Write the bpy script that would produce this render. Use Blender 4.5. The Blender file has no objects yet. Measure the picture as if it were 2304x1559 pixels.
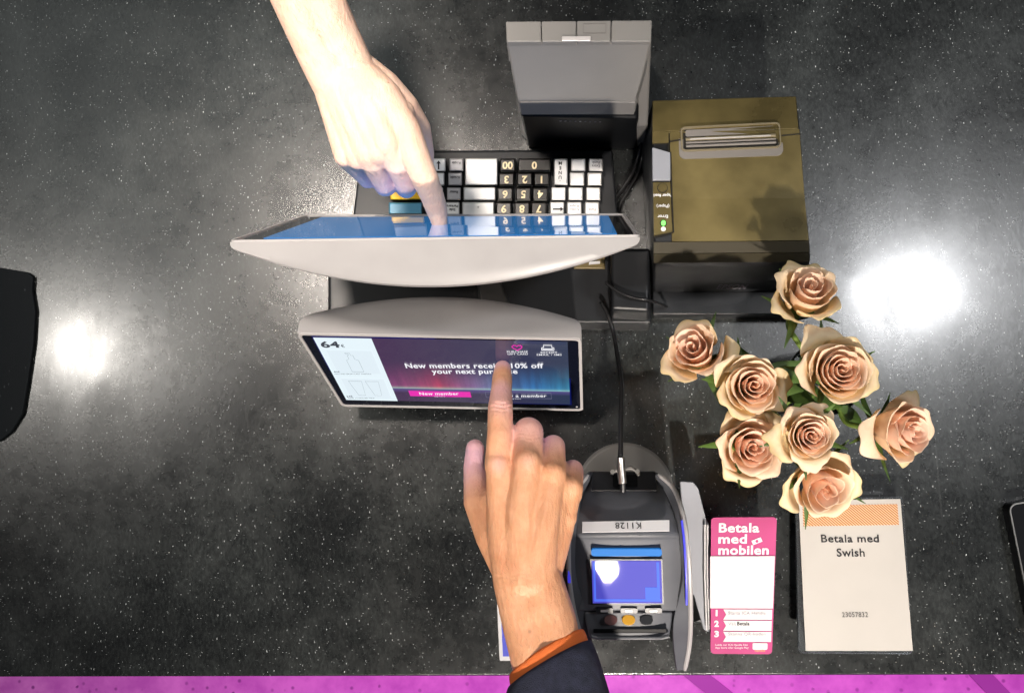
import bpy, bmesh, math, random
import numpy as np
from mathutils import Vector, Matrix

sc = bpy.context.scene
# ------------------------------------------------------------------ camera
W0, H0, F = 2304.0, 1559.0, 1728.0      # photograph size and focal length in its pixels
NX, NY = 1270.0, 960.0                  # where the plumb line under the lens meets the picture
HC, K = 0.77, 1.117                     # lens height over the counter (units), units -> metres
dn = Vector(((NX-W0/2)/F, -(NY-H0/2)/F, -1)).normalized()
Zc = -dn
Xc = Vector((1, 0.03, 0.065)); Xc = (Xc - Zc*Xc.dot(Zc)).normalized()
Yc = Zc.cross(Xc)
RW = Matrix((Xc, Yc, Zc))               # camera -> world
CAM = Vector((0, 0, HC*K))
cam = bpy.data.objects.new('camera', bpy.data.cameras.new('camera'))
sc.collection.objects.link(cam)
cam.data.sensor_width = 36; cam.data.lens = F/W0*36
cam.data.clip_start = 0.02; cam.data.clip_end = 50
cam.matrix_world = Matrix.Translation(CAM) @ RW.to_4x4()
sc.camera = cam

def ray(px, py):
    return RW @ Vector(((px-W0/2)/F, -(py-H0/2)/F, -1))
def P(px, py, z=0.0):
    r = ray(px, py); t = (HC-z)/(-r.z)
    return Vector((r.x*t, r.y*t, z))*K
def S(px, z=0.0): return px*(HC-z)/F*K

# ------------------------------------------------------------------ world, lamps, exposure
w = bpy.data.worlds.new('World'); sc.world = w; w.use_nodes = True
w.node_tree.nodes['Background'].inputs[0].default_value = (0.96, 0.98, 1.0, 1)
w.node_tree.nodes['Background'].inputs[1].default_value = 0.07
sc.view_settings.view_transform = 'Standard'; sc.view_settings.look = 'None'
sc.view_settings.exposure = 0; sc.view_settings.gamma = 1
def mirror_point(px, py, h):
    p0 = P(px, py, 0); d = p0-CAM; d.z = -d.z
    return p0 + d*(h/(HC*K))
def lamp(name, loc, target, power, shape, sx, sy, col, spread=180):
    l = bpy.data.lights.new(name, 'AREA'); l.shape = shape; l.size = sx
    if shape in ('RECTANGLE', 'ELLIPSE'): l.size_y = sy
    l.energy = power; l.color = col; l.spread = math.radians(spread)
    o = bpy.data.objects.new(name, l); sc.collection.objects.link(o)
    o.location = loc; o.rotation_euler = (Vector(target)-Vector(loc)).to_track_quat('-Z', 'Y').to_euler()
    return o
LW = mirror_point(192, 782, 1.9)
lamp('downlight_west', LW, (LW.x+0.25, LW.y, 0), 10, 'ELLIPSE', 0.20, 0.13, (1, .95, .88), 150)
LE = mirror_point(2045, 660, 1.9)
lp = lamp('ceiling_panel', LE, (LE.x, LE.y, 0), 14, 'RECTANGLE', 0.34, 0.23, (.97, .98, 1), 160)
lp.rotation_euler = (0, 0, math.radians(22))
lamp('downlight_clerk', mirror_point(960, 590, 1.5), (-0.25, 0.30, 0.2), 1.45, 'DISK', 0.22, 0, (1, .89, .79), 36)
lamp('ceiling_wash', mirror_point(420, 330, 1.95), mirror_point(420, 330, 1.95)-Vector((0, 0, 1)), 5.0, 'RECTANGLE', 1.7, 1.3, (.93, 1, .97), 180)
_a, _b, _c = P(1292, 1206, .1205), P(1532, 1206, .1205), P(1297, 1375, .100)      # the card terminal's sloped glass
_n = (_c-_a).cross(_b-_a).normalized(); _p = P(1368, 1284, .111); _d = (_p-CAM).normalized(); _d = _d-_n*2*_d.dot(_n)
LC = _p+_d*((1.75-_p.z)/_d.z)
lamp('downlight_customer', LC, (.20, -.10, 0), 7.6, 'DISK', .09, 0, (1, .90, .80), 46)
#lamp('shelf_light', (0.1, 1.15, 1.5), (0.1, 0.1, 0), 14, 'RECTANGLE', 0.9, 0.25, (1, .95, .9), 120)
lamp('floor_fill', (0.3, -0.33, -0.12), (0.3, -0.55, -1.1), 15, 'RECTANGLE', 2.4, 0.03, (1, .36, .92), 180)  # unseen magenta lamp added to brighten the floor

# ------------------------------------------------------------------ material helpers
def mat(name, col=(.5, .5, .5), rough=.5, metal=0, coat=0, coat_r=.05, emit=None, es=0, trans=0, ior=1.45, sss=0,
        bump=0, bscale=200, var=0, vscale=30, alpha=1, rvar=0, spec=.5):
    m = bpy.data.materials.new(name); m.use_nodes = True
    nt = m.node_tree; b = nt.nodes['Principled BSDF']
    b.inputs['Base Color'].default_value = (*col, 1)
    b.inputs['Roughness'].default_value = rough; b.inputs['Metallic'].default_value = metal
    b.inputs['Coat Weight'].default_value = coat; b.inputs['Coat Roughness'].default_value = coat_r
    b.inputs['Transmission Weight'].default_value = trans; b.inputs['IOR'].default_value = ior
    b.inputs['Specular IOR Level'].default_value = spec
    b.inputs['Subsurface Weight'].default_value = sss
    b.inputs['Subsurface Radius'].default_value = (.010, .004, .002); b.inputs['Subsurface Scale'].default_value = .5
    b.inputs['Alpha'].default_value = alpha
    if emit: b.inputs['Emission Color'].default_value = (*emit, 1); b.inputs['Emission Strength'].default_value = es
    tc = nt.nodes.new('ShaderNodeTexCoord')
    if var:
        n = nt.nodes.new('ShaderNodeTexNoise'); n.inputs['Scale'].default_value = vscale; n.inputs['Detail'].default_value = 6
        nt.links.new(tc.outputs['Object'], n.inputs['Vector'])
        mx = nt.nodes.new('ShaderNodeMix'); mx.data_type = 'RGBA'
        mr = nt.nodes.new('ShaderNodeMapRange'); mr.inputs[1].default_value = .35; mr.inputs[2].default_value = .65
        nt.links.new(n.outputs[0], mr.inputs[0]); nt.links.new(mr.outputs[0], mx.inputs[0])
        mx.inputs[6].default_value = (*[c*(1-var) for c in col], 1); mx.inputs[7].default_value = (*[min(1, c*(1+var)) for c in col], 1)
        nt.links.new(mx.outputs[2], b.inputs['Base Color'])
        if rvar:
            mr2 = nt.nodes.new('ShaderNodeMapRange'); mr2.inputs[3].default_value = rough-rvar; mr2.inputs[4].default_value = rough+rvar
            mr2.inputs[1].default_value = .3; mr2.inputs[2].default_value = .7
            nt.links.new(n.outputs[0], mr2.inputs[0]); nt.links.new(mr2.outputs[0], b.inputs['Roughness'])
    if bump:
        n = nt.nodes.new('ShaderNodeTexNoise'); n.inputs['Scale'].default_value = bscale; n.inputs['Detail'].default_value = 4
        nt.links.new(tc.outputs['Object'], n.inputs['Vector'])
        bp = nt.nodes.new('ShaderNodeBump'); bp.inputs['Strength'].default_value = bump; bp.inputs['Distance'].default_value = .001
        nt.links.new(n.outputs[0], bp.inputs['Height']); nt.links.new(bp.outputs[0], b.inputs['Normal'])
    return m
class N:                                  # tiny node-graph helper
    def __init__(s, m): s.nt = m.node_tree; s.b = s.nt.nodes['Principled BSDF']
    def n(s, t, **k):
        x = s.nt.nodes.new(t)
        for a, v in k.items(): setattr(x, a, v)
        return x
    def put(s, inp, v):
        if hasattr(v, 'links') or isinstance(v, bpy.types.NodeSocket): s.nt.links.new(v, inp)
        else: inp.default_value = v
    def m(s, op, a, b=0.0, c=0.0):
        x = s.n('ShaderNodeMath', operation=op); s.put(x.inputs[0], a); s.put(x.inputs[1], b)
        if op in ('MULTIPLY_ADD', 'COMPARE', 'SMOOTH_MIN'): s.put(x.inputs[2], c)
        return x.outputs[0]
    def mr(s, v, a, b, c=0.0, d=1.0):
        x = s.n('ShaderNodeMapRange'); s.put(x.inputs[0], v)
        for i, q in zip((1, 2, 3, 4), (a, b, c, d)): x.inputs[i].default_value = q
        return x.outputs[0]
    def mix(s, f, a, b):
        x = s.n('ShaderNodeMix', data_type='RGBA'); s.put(x.inputs[0], f)
        for i, q in ((6, a), (7, b)):
            if isinstance(q, tuple): x.inputs[i].default_value = (*q, 1)[:4]
            else: s.nt.links.new(q, x.inputs[i])
        return x.outputs[2]
    def noise(s, vec, scale, detail=4, rough=.5, dist=0):
        x = s.n('ShaderNodeTexNoise'); s.nt.links.new(vec, x.inputs['Vector']); x.inputs['Scale'].default_value = scale
        x.inputs['Detail'].default_value = detail; x.inputs['Roughness'].default_value = rough; x.inputs['Distortion'].default_value = dist
        return x.outputs[0]
    def map(s, vec, scale=(1, 1, 1), rot=(0, 0, 0)):
        x = s.n('ShaderNodeMapping'); s.nt.links.new(vec, x.inputs[0]); x.inputs['Scale'].default_value = scale
        x.inputs['Rotation'].default_value = rot
        return x.outputs[0]
    def flecks(s, vec, scale, size, keep):
        v = s.n('ShaderNodeTexVoronoi'); s.nt.links.new(vec, v.inputs['Vector']); v.inputs['Scale'].default_value = scale
        v.inputs['Randomness'].default_value = 1
        sp = s.n('ShaderNodeSeparateColor'); s.nt.links.new(v.outputs['Color'], sp.inputs[0])
        near = s.mr(v.outputs['Distance'], size, size*.4)
        pick = s.m('GREATER_THAN', sp.outputs[0], 1-keep)
        br = s.mr(sp.outputs[1], 0, 1, .25, 1)
        return s.m('MULTIPLY', s.m('MULTIPLY', near, pick), br)

M = {}
# counter: black speckled laminate, wiped, faintly hazy
m = mat('counter_laminate', (.012, .013, .014), .42, coat=1.0, coat_r=.1, spec=.8); g = N(m)
tc = g.n('ShaderNodeTexCoord').outputs['Object']
blot = g.noise(tc, 8, 5, .5); fine = g.noise(g.map(tc, (1, .5, 1), (0, 0, .9)), 300, 6, .78); mid = g.noise(tc, 50, 7, .7); wide = g.noise(tc, 2.6, 5, .6, .4)
grey = g.m('MULTIPLY', g.mr(blot, .22, .76), g.mr(mid, .15, .85))
cloud = g.mr(g.m('ADD', g.m('MULTIPLY', wide, .55), g.m('MULTIPLY', blot, .45)), .38, .62)
grey = g.m('MULTIPLY', grey, g.m('MULTIPLY_ADD', cloud, 1.5, .35))
col = g.mix(grey, (.0010, .0015, .0020), (.020, .0235, .023))
col = g.mix(g.m('MULTIPLY', g.mr(fine, .46, .70), g.m('MULTIPLY_ADD', cloud, .7, .2)), col, (.050, .058, .057))
fl = g.flecks(g.map(tc, (1, .45, 1), (0, 0, .5)), 330, .20, .16)
fl2 = g.flecks(g.map(tc, (.5, 1, 1), (0, 0, .3)), 520, .24, .20)
fl3 = g.flecks(g.map(tc, (1, .6, 1), (0, 0, 1.1)), 150, .13, .10)
fl = g.m('MAXIMUM', g.m('MAXIMUM', g.m('MULTIPLY', fl, 1), g.m('MULTIPLY', fl2, .8)), g.m('MULTIPLY', fl3, .7))
fl = g.m('MULTIPLY', fl, g.mr(blot, .3, .6, .6, 1))
col = g.mix(fl, col, (.68, .72, .73))
g.put(g.b.inputs['Base Color'], col)
g.put(g.b.inputs['Roughness'], g.mr(g.m('ADD', g.m('MULTIPLY', blot, .5), g.m('MULTIPLY', mid, .5)), .27, .75, .16, .42))
scr_ = g.m('MULTIPLY', g.mr(g.noise(g.map(tc, (160, 3.2, 1), (0, 0, .7)), 1, 2, .4), .745, .77), .10)
scr2 = g.m('MULTIPLY', g.mr(g.noise(g.map(tc, (2.8, 170, 1), (0, 0, .35)), 1, 2, .4), .75, .77), .10)
col = g.mix(g.m('MAXIMUM', scr_, scr2), col, (.14, .15, .15)); g.put(g.b.inputs['Base Color'], col)
smear = g.noise(g.map(tc, (1, .35, 1), (0, 0, 1.2)), 16, 8, .65)
g.put(g.b.inputs['Coat Roughness'], g.mr(smear, .32, .68, .10, .25))
g.put(g.b.inputs['Coat Weight'], g.mr(g.m('ADD', g.m('MULTIPLY', wide, .6), g.m('MULTIPLY', blot, .4)), .36, .62, .40, .95))
bp = g.n('ShaderNodeBump'); bp.inputs['Strength'].default_value = .22; bp.inputs['Distance'].default_value = .001
g.put(bp.inputs['Height'], fine); g.put(g.b.inputs['Normal'], bp.outputs[0])
M['counter'] = m
m = mat('floor_terrazzo', (.75, .22, .7), .4); g = N(m)
tc = g.n('ShaderNodeTexCoord').outputs['Object']
col = g.mix(g.mr(g.noise(tc, 14, 6, .6), .35, .65), (.62, .16, .60), (.85, .30, .78))
col = g.mix(g.flecks(tc, 60, .35, .25), col, (.25, .05, .27))
g.put(g.b.inputs['Base Color'], col); M['floor'] = m
M['grout'] = mat('floor_joint', (.42, .09, .42), .5)
M['shell'] = mat('satin_silver_plastic', (.32, .31, .312), .40, bump=.06, bscale=1500, var=.07, vscale=14, rvar=.08)
M['rim'] = mat('light_rim', (.55, .53, .53), .3, metal=.3)
M['black'] = mat('black_plastic', (.010, .011, .013), .42, bump=.15, bscale=900, var=.25, vscale=25, rvar=.1)
M['gloss'] = mat('glossy_black', (.0025, .003, .004), .5, spec=.15)
M['glass_black'] = mat('screen_glass', (.004, .005, .012), .06, coat=1, coat_r=.01)
M['cable'] = mat('cable_rubber', (.012, .012, .013), .3)
M['metal'] = mat('brushed_metal', (.6, .58, .55), .32, metal=1)
M['keywhite'] = mat('white_keycap', (.80, .80, .79), .35, var=.03, vscale=80)
M['keygrey'] = mat('grey_keycap', (.42, .41, .42), .4, var=.06, vscale=80)
M['keyblack'] = mat('black_keycap', (.014, .013, .012), .28, bump=.05, bscale=800)
M['keyclear'] = mat('keycap_edge_plastic', (.16, .16, .15), .2)
M['keyyellow'] = mat('yellow_keycap', (.85, .50, .02), .4)
M['keyblue'] = mat('blue_keycap', (.10, .32, .48), .4)
M['keyorange'] = mat('orange_keycap', (.65, .22, .07), .4)
M['ink'] = mat('black_ink', (.015, .013, .015), .6)
M['inkgrey'] = mat('grey_ink', (.22, .21, .24), .6)
M['cream'] = mat('cream_print', (.75, .62, .38), .5)
M['white'] = mat('white_print', (.75, .75, .75), .5)
M['paper'] = mat('white_paper', (.47, .445, .415), .6, spec=.2, bump=.03, bscale=300, var=.02, vscale=20)
M['olive'] = mat('bronze_olive_plastic', (.150, .118, .045), .33, metal=.35, bump=.12, bscale=1400, var=.38, vscale=13, rvar=.10)
M['olivedark'] = mat('seam_shadow_plastic', (.012, .010, .006), .5)
M['slotgrey'] = mat('slot_plastic', (.20, .185, .17), .35)
M['bronze'] = mat('bronze_trim', (.33, .28, .18), .35, metal=.5)
M['grey'] = mat('grey_device_plastic', (.18, .175, .168), .45, bump=.12, bscale=1200, var=.07, vscale=12)
M['grey2'] = mat('darker_device_plastic', (.13, .125, .12), .42, bump=.1, bscale=1200)
M['term'] = mat('terminal_plastic', (.070, .074, .086), .46, bump=.12, bscale=1400, var=.08, vscale=30)
M['termdark'] = mat('terminal_recess', (.014, .015, .018), .4)
M['translucent'] = mat('grey_acrylic', (.26, .27, .30), .45, spec=.2, var=.04, vscale=20)
M['pink'] = mat('pink_print', (.36, .055, .16), .62, spec=.12, var=.05, vscale=25)
M['acrylic'] = mat('clear_acrylic', (.85, .9, .95), .06, trans=.96, ior=1.3)
M['glass'] = mat('vase_glass', (.92, .97, .95), .02, trans=1, ior=1.25)
M['navy'] = mat('navy_fleece', (.024, .027, .050), .95, bump=.9, bscale=1500, var=.25, vscale=140)
M['orange'] = mat('orange_lining', (.78, .17, .035), .85, bump=.5, bscale=1800)
M['led'] = mat('green_led', (.1, .8, .1), .3, emit=(.25, 1, .15), es=1.3)
M['stem'] = mat('rose_stem', (.11, .17, .03), .5, var=.2, vscale=60)
M['leaf'] = mat('rose_leaf', (.055, .105, .02), .45, var=.3, vscale=60, bump=.2, bscale=300)
M['nail'] = mat('fingernail', (.72, .47, .42), .3, sss=.1)
M['hair'] = mat('arm_hair', (.24, .13, .07), .6)
M['scrblue'] = mat('blue_screen', (.01, .03, .08), .08, coat=1, coat_r=.01, emit=(.05, .28, .70), es=.95)
M['termscr'] = mat('terminal_screen', (.02, .02, .1), .6, spec=.2, coat=.010, coat_r=.03, emit=(.09, .085, .60), es=.85)
M['termscr2'] = mat('terminal_screen_edge', (.02, .04, .1), .6, spec=.1, emit=(.09, .17, .9), es=1.0)
M['termbar'] = mat('terminal_blue_bar', (.01, .08, .25), .55, spec=.15, emit=(.01, .16, .50), es=.7)
M['glow'] = mat('blue_glow_strip', (.05, .05, .4), .3, emit=(.04, .04, .6), es=.8)
M['uiwhite'] = mat('screen_white', (.02, .02, .02), .1, coat=.3, emit=(.80, .92, .98), es=1.0)
M['uicard'] = mat('screen_pale_card', (.02, .02, .02), .1, coat=.3, emit=(.76, .87, .94), es=1.0)
M['uiline'] = mat('screen_pale_line', (.02, .02, .02), .1, emit=(.40, .48, .52), es=1.0)
M['uidark'] = mat('screen_dark_text', (.02, .02, .02), .1, emit=(.03, .04, .06), es=1.0)
M['uitext'] = mat('screen_white_text', (.02, .02, .02), .1, emit=(.95, .95, 1), es=1.0)
M['uimag'] = mat('screen_magenta', (.02, .0, .02), .1, emit=(.80, .03, .42), es=1.0)
M['uibtn'] = mat('screen_button_outline', (.02, .0, .02), .1, emit=(.12, .13, .20), es=1.0)
M['uinavy'] = mat('screen_edge_glow', (.0, .0, .02), .1, coat=1, emit=(.003, .006, .10), es=1.0)
M['bluecard'] = mat('blue_card', (.06, .07, .42), .35)
M['cardwhite'] = mat('white_card_border', (.50, .49, .50), .6, spec=.12)
M['amber'] = mat('amber_button', (.50, .26, .02), .4); M['redbtn'] = mat('dim_red_button', (.09, .035, .035), .4)
M['label'] = mat('label_paper', (.62, .62, .64), .6, spec=.12)
M['sand'] = mat('tan_plastic', (.16, .12, .05), .4)
# aurora picture on the customer display, driven by the panel's own uv
m = mat('screen_aurora', (.01, .01, .01), .08, coat=1, coat_r=.01); g = N(m)
uv = g.n('ShaderNodeUVMap').outputs[0]; sx = g.n('ShaderNodeSeparateXYZ'); g.put(sx.inputs[0], uv); U, V = sx.outputs[0], sx.outputs[1]
cr = g.n('ShaderNodeValToRGB'); g.put(cr.inputs[0], U); e = cr.color_ramp.elements
e[0].position = .2; e[0].color = (.22, .05, .20, 1); e[1].position = 1; e[1].color = (.06, .32, .52, 1)
for p_, c_ in ((.33, (.42, .08, .22, 1)), (.45, (.60, .05, .14, 1)), (.56, (.36, .14, .36, 1)), (.68, (.14, .22, .45, 1)), (.85, (.05, .25, .62, 1))):
    q = e.new(p_); q.color = c_
st = g.noise(g.map(uv, (28, 1.2, 1), (0, 0, -.02)), 1, 4, .6)
rise = g.mr(V, .30, .77); rise = g.m('POWER', rise, 1.7)
amt = g.m('MULTIPLY', rise, g.mr(st, .28, .72, .45, 1.15)); above = g.m('LESS_THAN', V, .775)
base = g.mix(g.mr(U, .2, 1), (.060, .024, .085), (.030, .045, .095))
c1 = g.mix(g.m('MULTIPLY', amt, above), base, cr.outputs[0])
hor = g.m('MULTIPLY', g.mr(V, .70, .772), above)
c1 = g.mix(g.m('MULTIPLY', g.m('POWER', hor, 3), .65), c1, (.42, .75, .62))
below = g.m('MULTIPLY', g.m('SUBTRACT', 1, above), g.mr(V, .85, .775))
c1 = g.mix(g.m('MULTIPLY', below, .6), c1, (.16, .12, .40))
g.put(g.b.inputs['Emission Color'], c1); g.b.inputs['Emission Strength'].default_value = 1
M['aurora'] = m
# orange striped band
m = mat('striped_band', (.5, .2, .1), .5); g = N(m)
uv = g.n('ShaderNodeUVMap').outputs[0]; sx = g.n('ShaderNodeSeparateXYZ'); g.put(sx.inputs[0], uv)
fr = g.m('FRACT', g.m('MULTIPLY', g.m('ADD', g.m('MULTIPLY', sx.outputs[0], 1.25), g.m('MULTIPLY', sx.outputs[1], -.30)), 25))
g.put(g.b.inputs['Base Color'], g.mix(g.mr(fr, .44, .54), (.72, .46, .27), (.36, .105, .02))); M['stripes'] = m
# skin
def skin(name, a, b_, c):
    m = mat(name, a, .5, sss=.12); g = N(m); b = g.b
    tc = g.n('ShaderNodeTexCoord').outputs['Object']
    at = g.n('ShaderNodeAttribute', attribute_name='violet_glow')
    blot = g.noise(tc, 60, 6, .65); pores = g.noise(tc, 900, 3, .6); cross = g.noise(g.map(tc, (1, .3, 1), (0, 0, .4)), 420, 4, .6)
    col = g.mix(g.mr(blot, .35, .7), a, b_); col = g.mix(g.m('MULTIPLY', g.mr(g.noise(tc, 22, 4, .6), .5, .72), .35), col, tuple(x*y for x, y in zip(a, (.92, .74, .72))))
    col = g.mix(g.m('MULTIPLY', at.outputs['Fac'], .95), col, c)  # lavender light on the fingers, painted into the skin colour
    col = g.mix(g.flecks(tc, 55, .10, .10), col, (.30, .15, .09))
    g.put(b.inputs['Base Color'], col)
    g.put(b.inputs['Roughness'], g.mr(blot, .3, .7, .42, .56))
    bp = g.n('ShaderNodeBump'); bp.inputs['Strength'].default_value = .75; bp.inputs['Distance'].default_value = .0010
    fold = g.noise(g.map(tc, (1, .35, 1), (0, 0, 1.9)), 170, 5, .6, .5)
    g.put(bp.inputs['Height'], g.m('ADD', g.m('ADD', g.m('MULTIPLY', pores, .35), g.m('MULTIPLY', cross, .9)), g.m('MULTIPLY', fold, 1.5))); g.put(b.inputs['Normal'], bp.outputs[0])
    return m
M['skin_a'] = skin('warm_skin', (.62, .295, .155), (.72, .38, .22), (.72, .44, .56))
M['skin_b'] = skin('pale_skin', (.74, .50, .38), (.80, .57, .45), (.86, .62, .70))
# petals
m = mat('rose_petal', (.8, .55, .4), .55, sss=.0); g = N(m); b = g.b
at = g.n('ShaderNodeAttribute', attribute_name='tone'); tc = g.n('ShaderNodeTexCoord').outputs['Object']
v = g.n('ShaderNodeSeparateColor'); g.put(v.inputs[0], at.outputs['Color'])
col = g.mix(v.outputs[0], (.98, .73, .59), (.96, .83, .55))           # pink heart -> creamy yellow outer petals
col = g.mix(g.m('MULTIPLY', v.outputs[1], .6), col, (.95, .80, .66))      # pale lips
col = g.mix(g.m('MULTIPLY', v.outputs[2], .55), col, (.72, .58, .16))    # greenish yellow base and rims
col = g.mix(g.m('MULTIPLY', g.mr(g.noise(tc, 110, 5, .6), .5, .72), .22), col, (.70, .36, .16))
g.put(b.inputs['Base Color'], col)
tr = g.n('ShaderNodeBsdfTranslucent'); g.put(tr.inputs[0], col)
mxs = g.n('ShaderNodeMixShader'); mxs.inputs[0].default_value = .42
out = g.nt.nodes['Material Output']
g.nt.links.new(b.outputs[0], mxs.inputs[1]); g.nt.links.new(tr.outputs[0], mxs.inputs[2]); g.nt.links.new(mxs.outputs[0], out.inputs[0])
bp = g.n('ShaderNodeBump'); bp.inputs['Strength'].default_value = .3; bp.inputs['Distance'].default_value = .0006
g.put(bp.inputs['Height'], g.noise(g.map(tc, (1, 1, .3)), 260, 4, .6)); g.put(b.inputs['Normal'], bp.outputs[0])
M['petal'] = m

# ------------------------------------------------------------------ object helpers
OFF = {}
def link(o): sc.collection.objects.link(o)
def tag(o, label=None, cat=None, group=None, kind=None):
    if label: o['label'] = label
    if cat: o['category'] = cat
    if group: o['group'] = group
    if kind: o['kind'] = kind
    return o
def thing(name, loc, label, cat, group=None):
    o = bpy.data.objects.new(name, None); link(o); o.location = loc; o.empty_display_size = .02
    OFF[o.name] = Vector(loc); return tag(o, label, cat, group)
def obj(name, vs, fs, m, parent=None, bevel=0, smooth=False, seg=2, uvs=None, label=None):
    if parent is not None: off = OFF[parent.name]
    else:
        off = sum((Vector(v) for v in vs), Vector())/len(vs); off.z = min(Vector(v).z for v in vs)
    me = bpy.data.meshes.new(name)
    me.from_pydata([tuple(Vector(v)-off) for v in vs], [], fs)
    bm = bmesh.new(); bm.from_mesh(me); bmesh.ops.recalc_face_normals(bm, faces=bm.faces)
    bm.to_mesh(me); bm.free()
    if uvs:
        ul = me.uv_layers.new(name='uv')
        for lp in me.loops: ul.data[lp.index].uv = uvs[lp.vertex_index]
    if smooth or bevel:
        for p in me.polygons: p.use_smooth = True
    me.materials.append(m if not isinstance(m, str) else M[m])
    o = bpy.data.objects.new(name, me); link(o)
    OFF[o.name] = off.copy()
    if parent is not None: o.parent = parent
    else: o.location = off
    if bevel:
        b = o.modifiers.new('bevel', 'BEVEL'); b.width = bevel; b.segments = seg; b.limit_method = 'ANGLE'; b.angle_limit = math.radians(35)
        b.harden_normals = True
    if label: o['label'] = label
    return o
def merge(*parts):                        # several (verts, faces) -> one
    V_, F_ = [], []
    for v, f in parts:
        n = len(V_); V_ += [Vector(x) for x in v]; F_ += [[i+n for i in q] for q in f]
    return V_, F_
def loft(loops, cap=True, closed=True):
    n = len(loops[0]); vs = [v for l in loops for v in l]; fs = []
    for k in range(len(loops)-1):
        for i in range(n if closed else n-1):
            j = (i+1) % n
            fs.append([k*n+i, k*n+j, (k+1)*n+j, (k+1)*n+i])
    if cap: fs.append(list(range(n))[::-1]); fs.append([(len(loops)-1)*n+i for i in range(n)])
    return vs, fs
def hexa(bot, top): return loft([bot, top])
def tube(path, r, n=10, cap=True):
    path = [Vector(p) for p in path]; rs = r if isinstance(r, (list, tuple)) else [r]*len(path)
    loops = []; up = Vector((0, 0, 1)); prev = None
    for i, p in enumerate(path):
        d = (path[min(i+1, len(path)-1)]-path[max(i-1, 0)]).normalized()
        a = d.cross(up if abs(d.z) < .95 else Vector((1, 0, 0))).normalized() if prev is None else (prev-d*prev.dot(d)).normalized()
        prev = a; b = d.cross(a)
        loops.append([p+(a*math.cos(t)+b*math.sin(t))*rs[i] for t in [2*math.pi*k/n for k in range(n)]])
    return loft(loops, cap)
def spline(pts, k=8):
    pts = [Vector(p) for p in pts]; out = []
    q = [pts[0]*2-pts[1]]+pts+[pts[-1]*2-pts[-2]]
    for i in range(1, len(q)-2):
        for j in range(k):
            t = j/k; a, b, c, d = q[i-1], q[i], q[i+1], q[i+2]
            out.append(.5*((2*b)+(c-a)*t+(2*a-5*b+4*c-d)*t*t+(3*b-a-3*c+d)*t**3))
    out.append(pts[-1]); return out
class QF:                                 # a four-cornered face of a thing: u left-right, v top-bottom, n outwards
    def __init__(s, TL, TR, BL, BR):
        s.c = [Vector(x) for x in (TL, TR, BL, BR)]
        s.X = ((s.c[1]-s.c[0])+(s.c[3]-s.c[2])).normalized(); s.Yd = ((s.c[2]-s.c[0])+(s.c[3]-s.c[1])).normalized()
        s.n = s.X.cross(-s.Yd).normalized(); s.Y = s.n.cross(s.X)
        s.w = (s.c[1]-s.c[0]).length; s.h = (s.c[2]-s.c[0]).length
    def p(s, u, v, n=0):
        a, b, c, d = s.c
        return a*(1-u)*(1-v)+b*u*(1-v)+c*(1-u)*v+d*u*v + s.n*n
    def uv(s, px, py):
        rr = ray(px, py); p = CAM+rr*((s.c[0]-CAM).dot(s.n)/rr.dot(s.n)); u, v = .5, .5
        for _ in range(25):
            e = p-s.p(u, v); u += e.dot(s.X)/s.w; v += e.dot(s.Yd)/s.h
        return u, v
    def sub(s, u0, v0, u1, v1): return QF(s.p(u0, v0), s.p(u1, v0), s.p(u0, v1), s.p(u1, v1))
    def plate(s, u0, v0, u1, v1, n0, n1, nu=1, nv=1):   # slab, returns verts, faces, uvs
        vs, uv = [], []
        for n in (n1, n0):
            for j in range(nv+1):
                for i in range(nu+1):
                    a, b = i/nu, j/nv; vs.append(s.p(u0+(u1-u0)*a, v0+(v1-v0)*b, n)); uv.append((a, b))
        fs = []; W = nu+1; T = W*(nv+1)
        for j in range(nv):
            for i in range(nu):
                q = [j*W+i, j*W+i+1, (j+1)*W+i+1, (j+1)*W+i]; fs.append(q); fs.append([x+T for x in q[::-1]])
        rim = [i for i in range(W)]+[j*W+nu for j in range(1, nv+1)]+[nv*W+i for i in range(nu-1, -1, -1)]+[j*W for j in range(nv-1, 0, -1)]
        for k in range(len(rim)): a, b = rim[k], rim[(k+1) % len(rim)]; fs.append([a, b, b+T, a+T])
        return vs, fs, uv
    def rrect(s, u0, v0, u1, v1, r, n=0, k=5):          # rounded outline; r in metres
        ru, rv = r/s.w, r/s.h; out = []
        for cx, cy, a0 in ((u1-ru, v0+rv, -90), (u1-ru, v1-rv, 0), (u0+ru, v1-rv, 90), (u0+ru, v0+rv, 180)):
            for i in range(k+1):
                a = math.radians(a0+90*i/k); out.append(s.p(cx+ru*math.cos(a), cy+rv*math.sin(a), n))
        return out
    def rslab(s, u0, v0, u1, v1, r, n0, n1, k=5): return loft([s.rrect(u0, v0, u1, v1, r, n0, k), s.rrect(u0, v0, u1, v1, r, n1, k)])
    def ring(s, u0, v0, u1, v1, r, wd, n0, n1, k=5):
        a, b = wd/s.w, wd/s.h; ro, ri = r, max(r-wd, .0003)
        o0 = s.rrect(u0, v0, u1, v1, ro, n0, k); o1 = s.rrect(u0, v0, u1, v1, ro, n1, k)
        i1 = s.rrect(u0+a, v0+b, u1-a, v1-b, ri, n1, k); i0 = s.rrect(u0+a, v0+b, u1-a, v1-b, ri, n0, k)
        return loft([o0, o1, i1, i0, o0], cap=False)
def plate_obj(name, fr, u0, v0, u1, v1, n0, n1, m, parent, bevel=0, nu=1, nv=1, label=None):
    v, f, uv = fr.plate(u0, v0, u1, v1, n0, n1, nu, nv)
    return obj(name, v, f, m, parent, bevel=bevel, uvs=uv, label=label)
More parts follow.
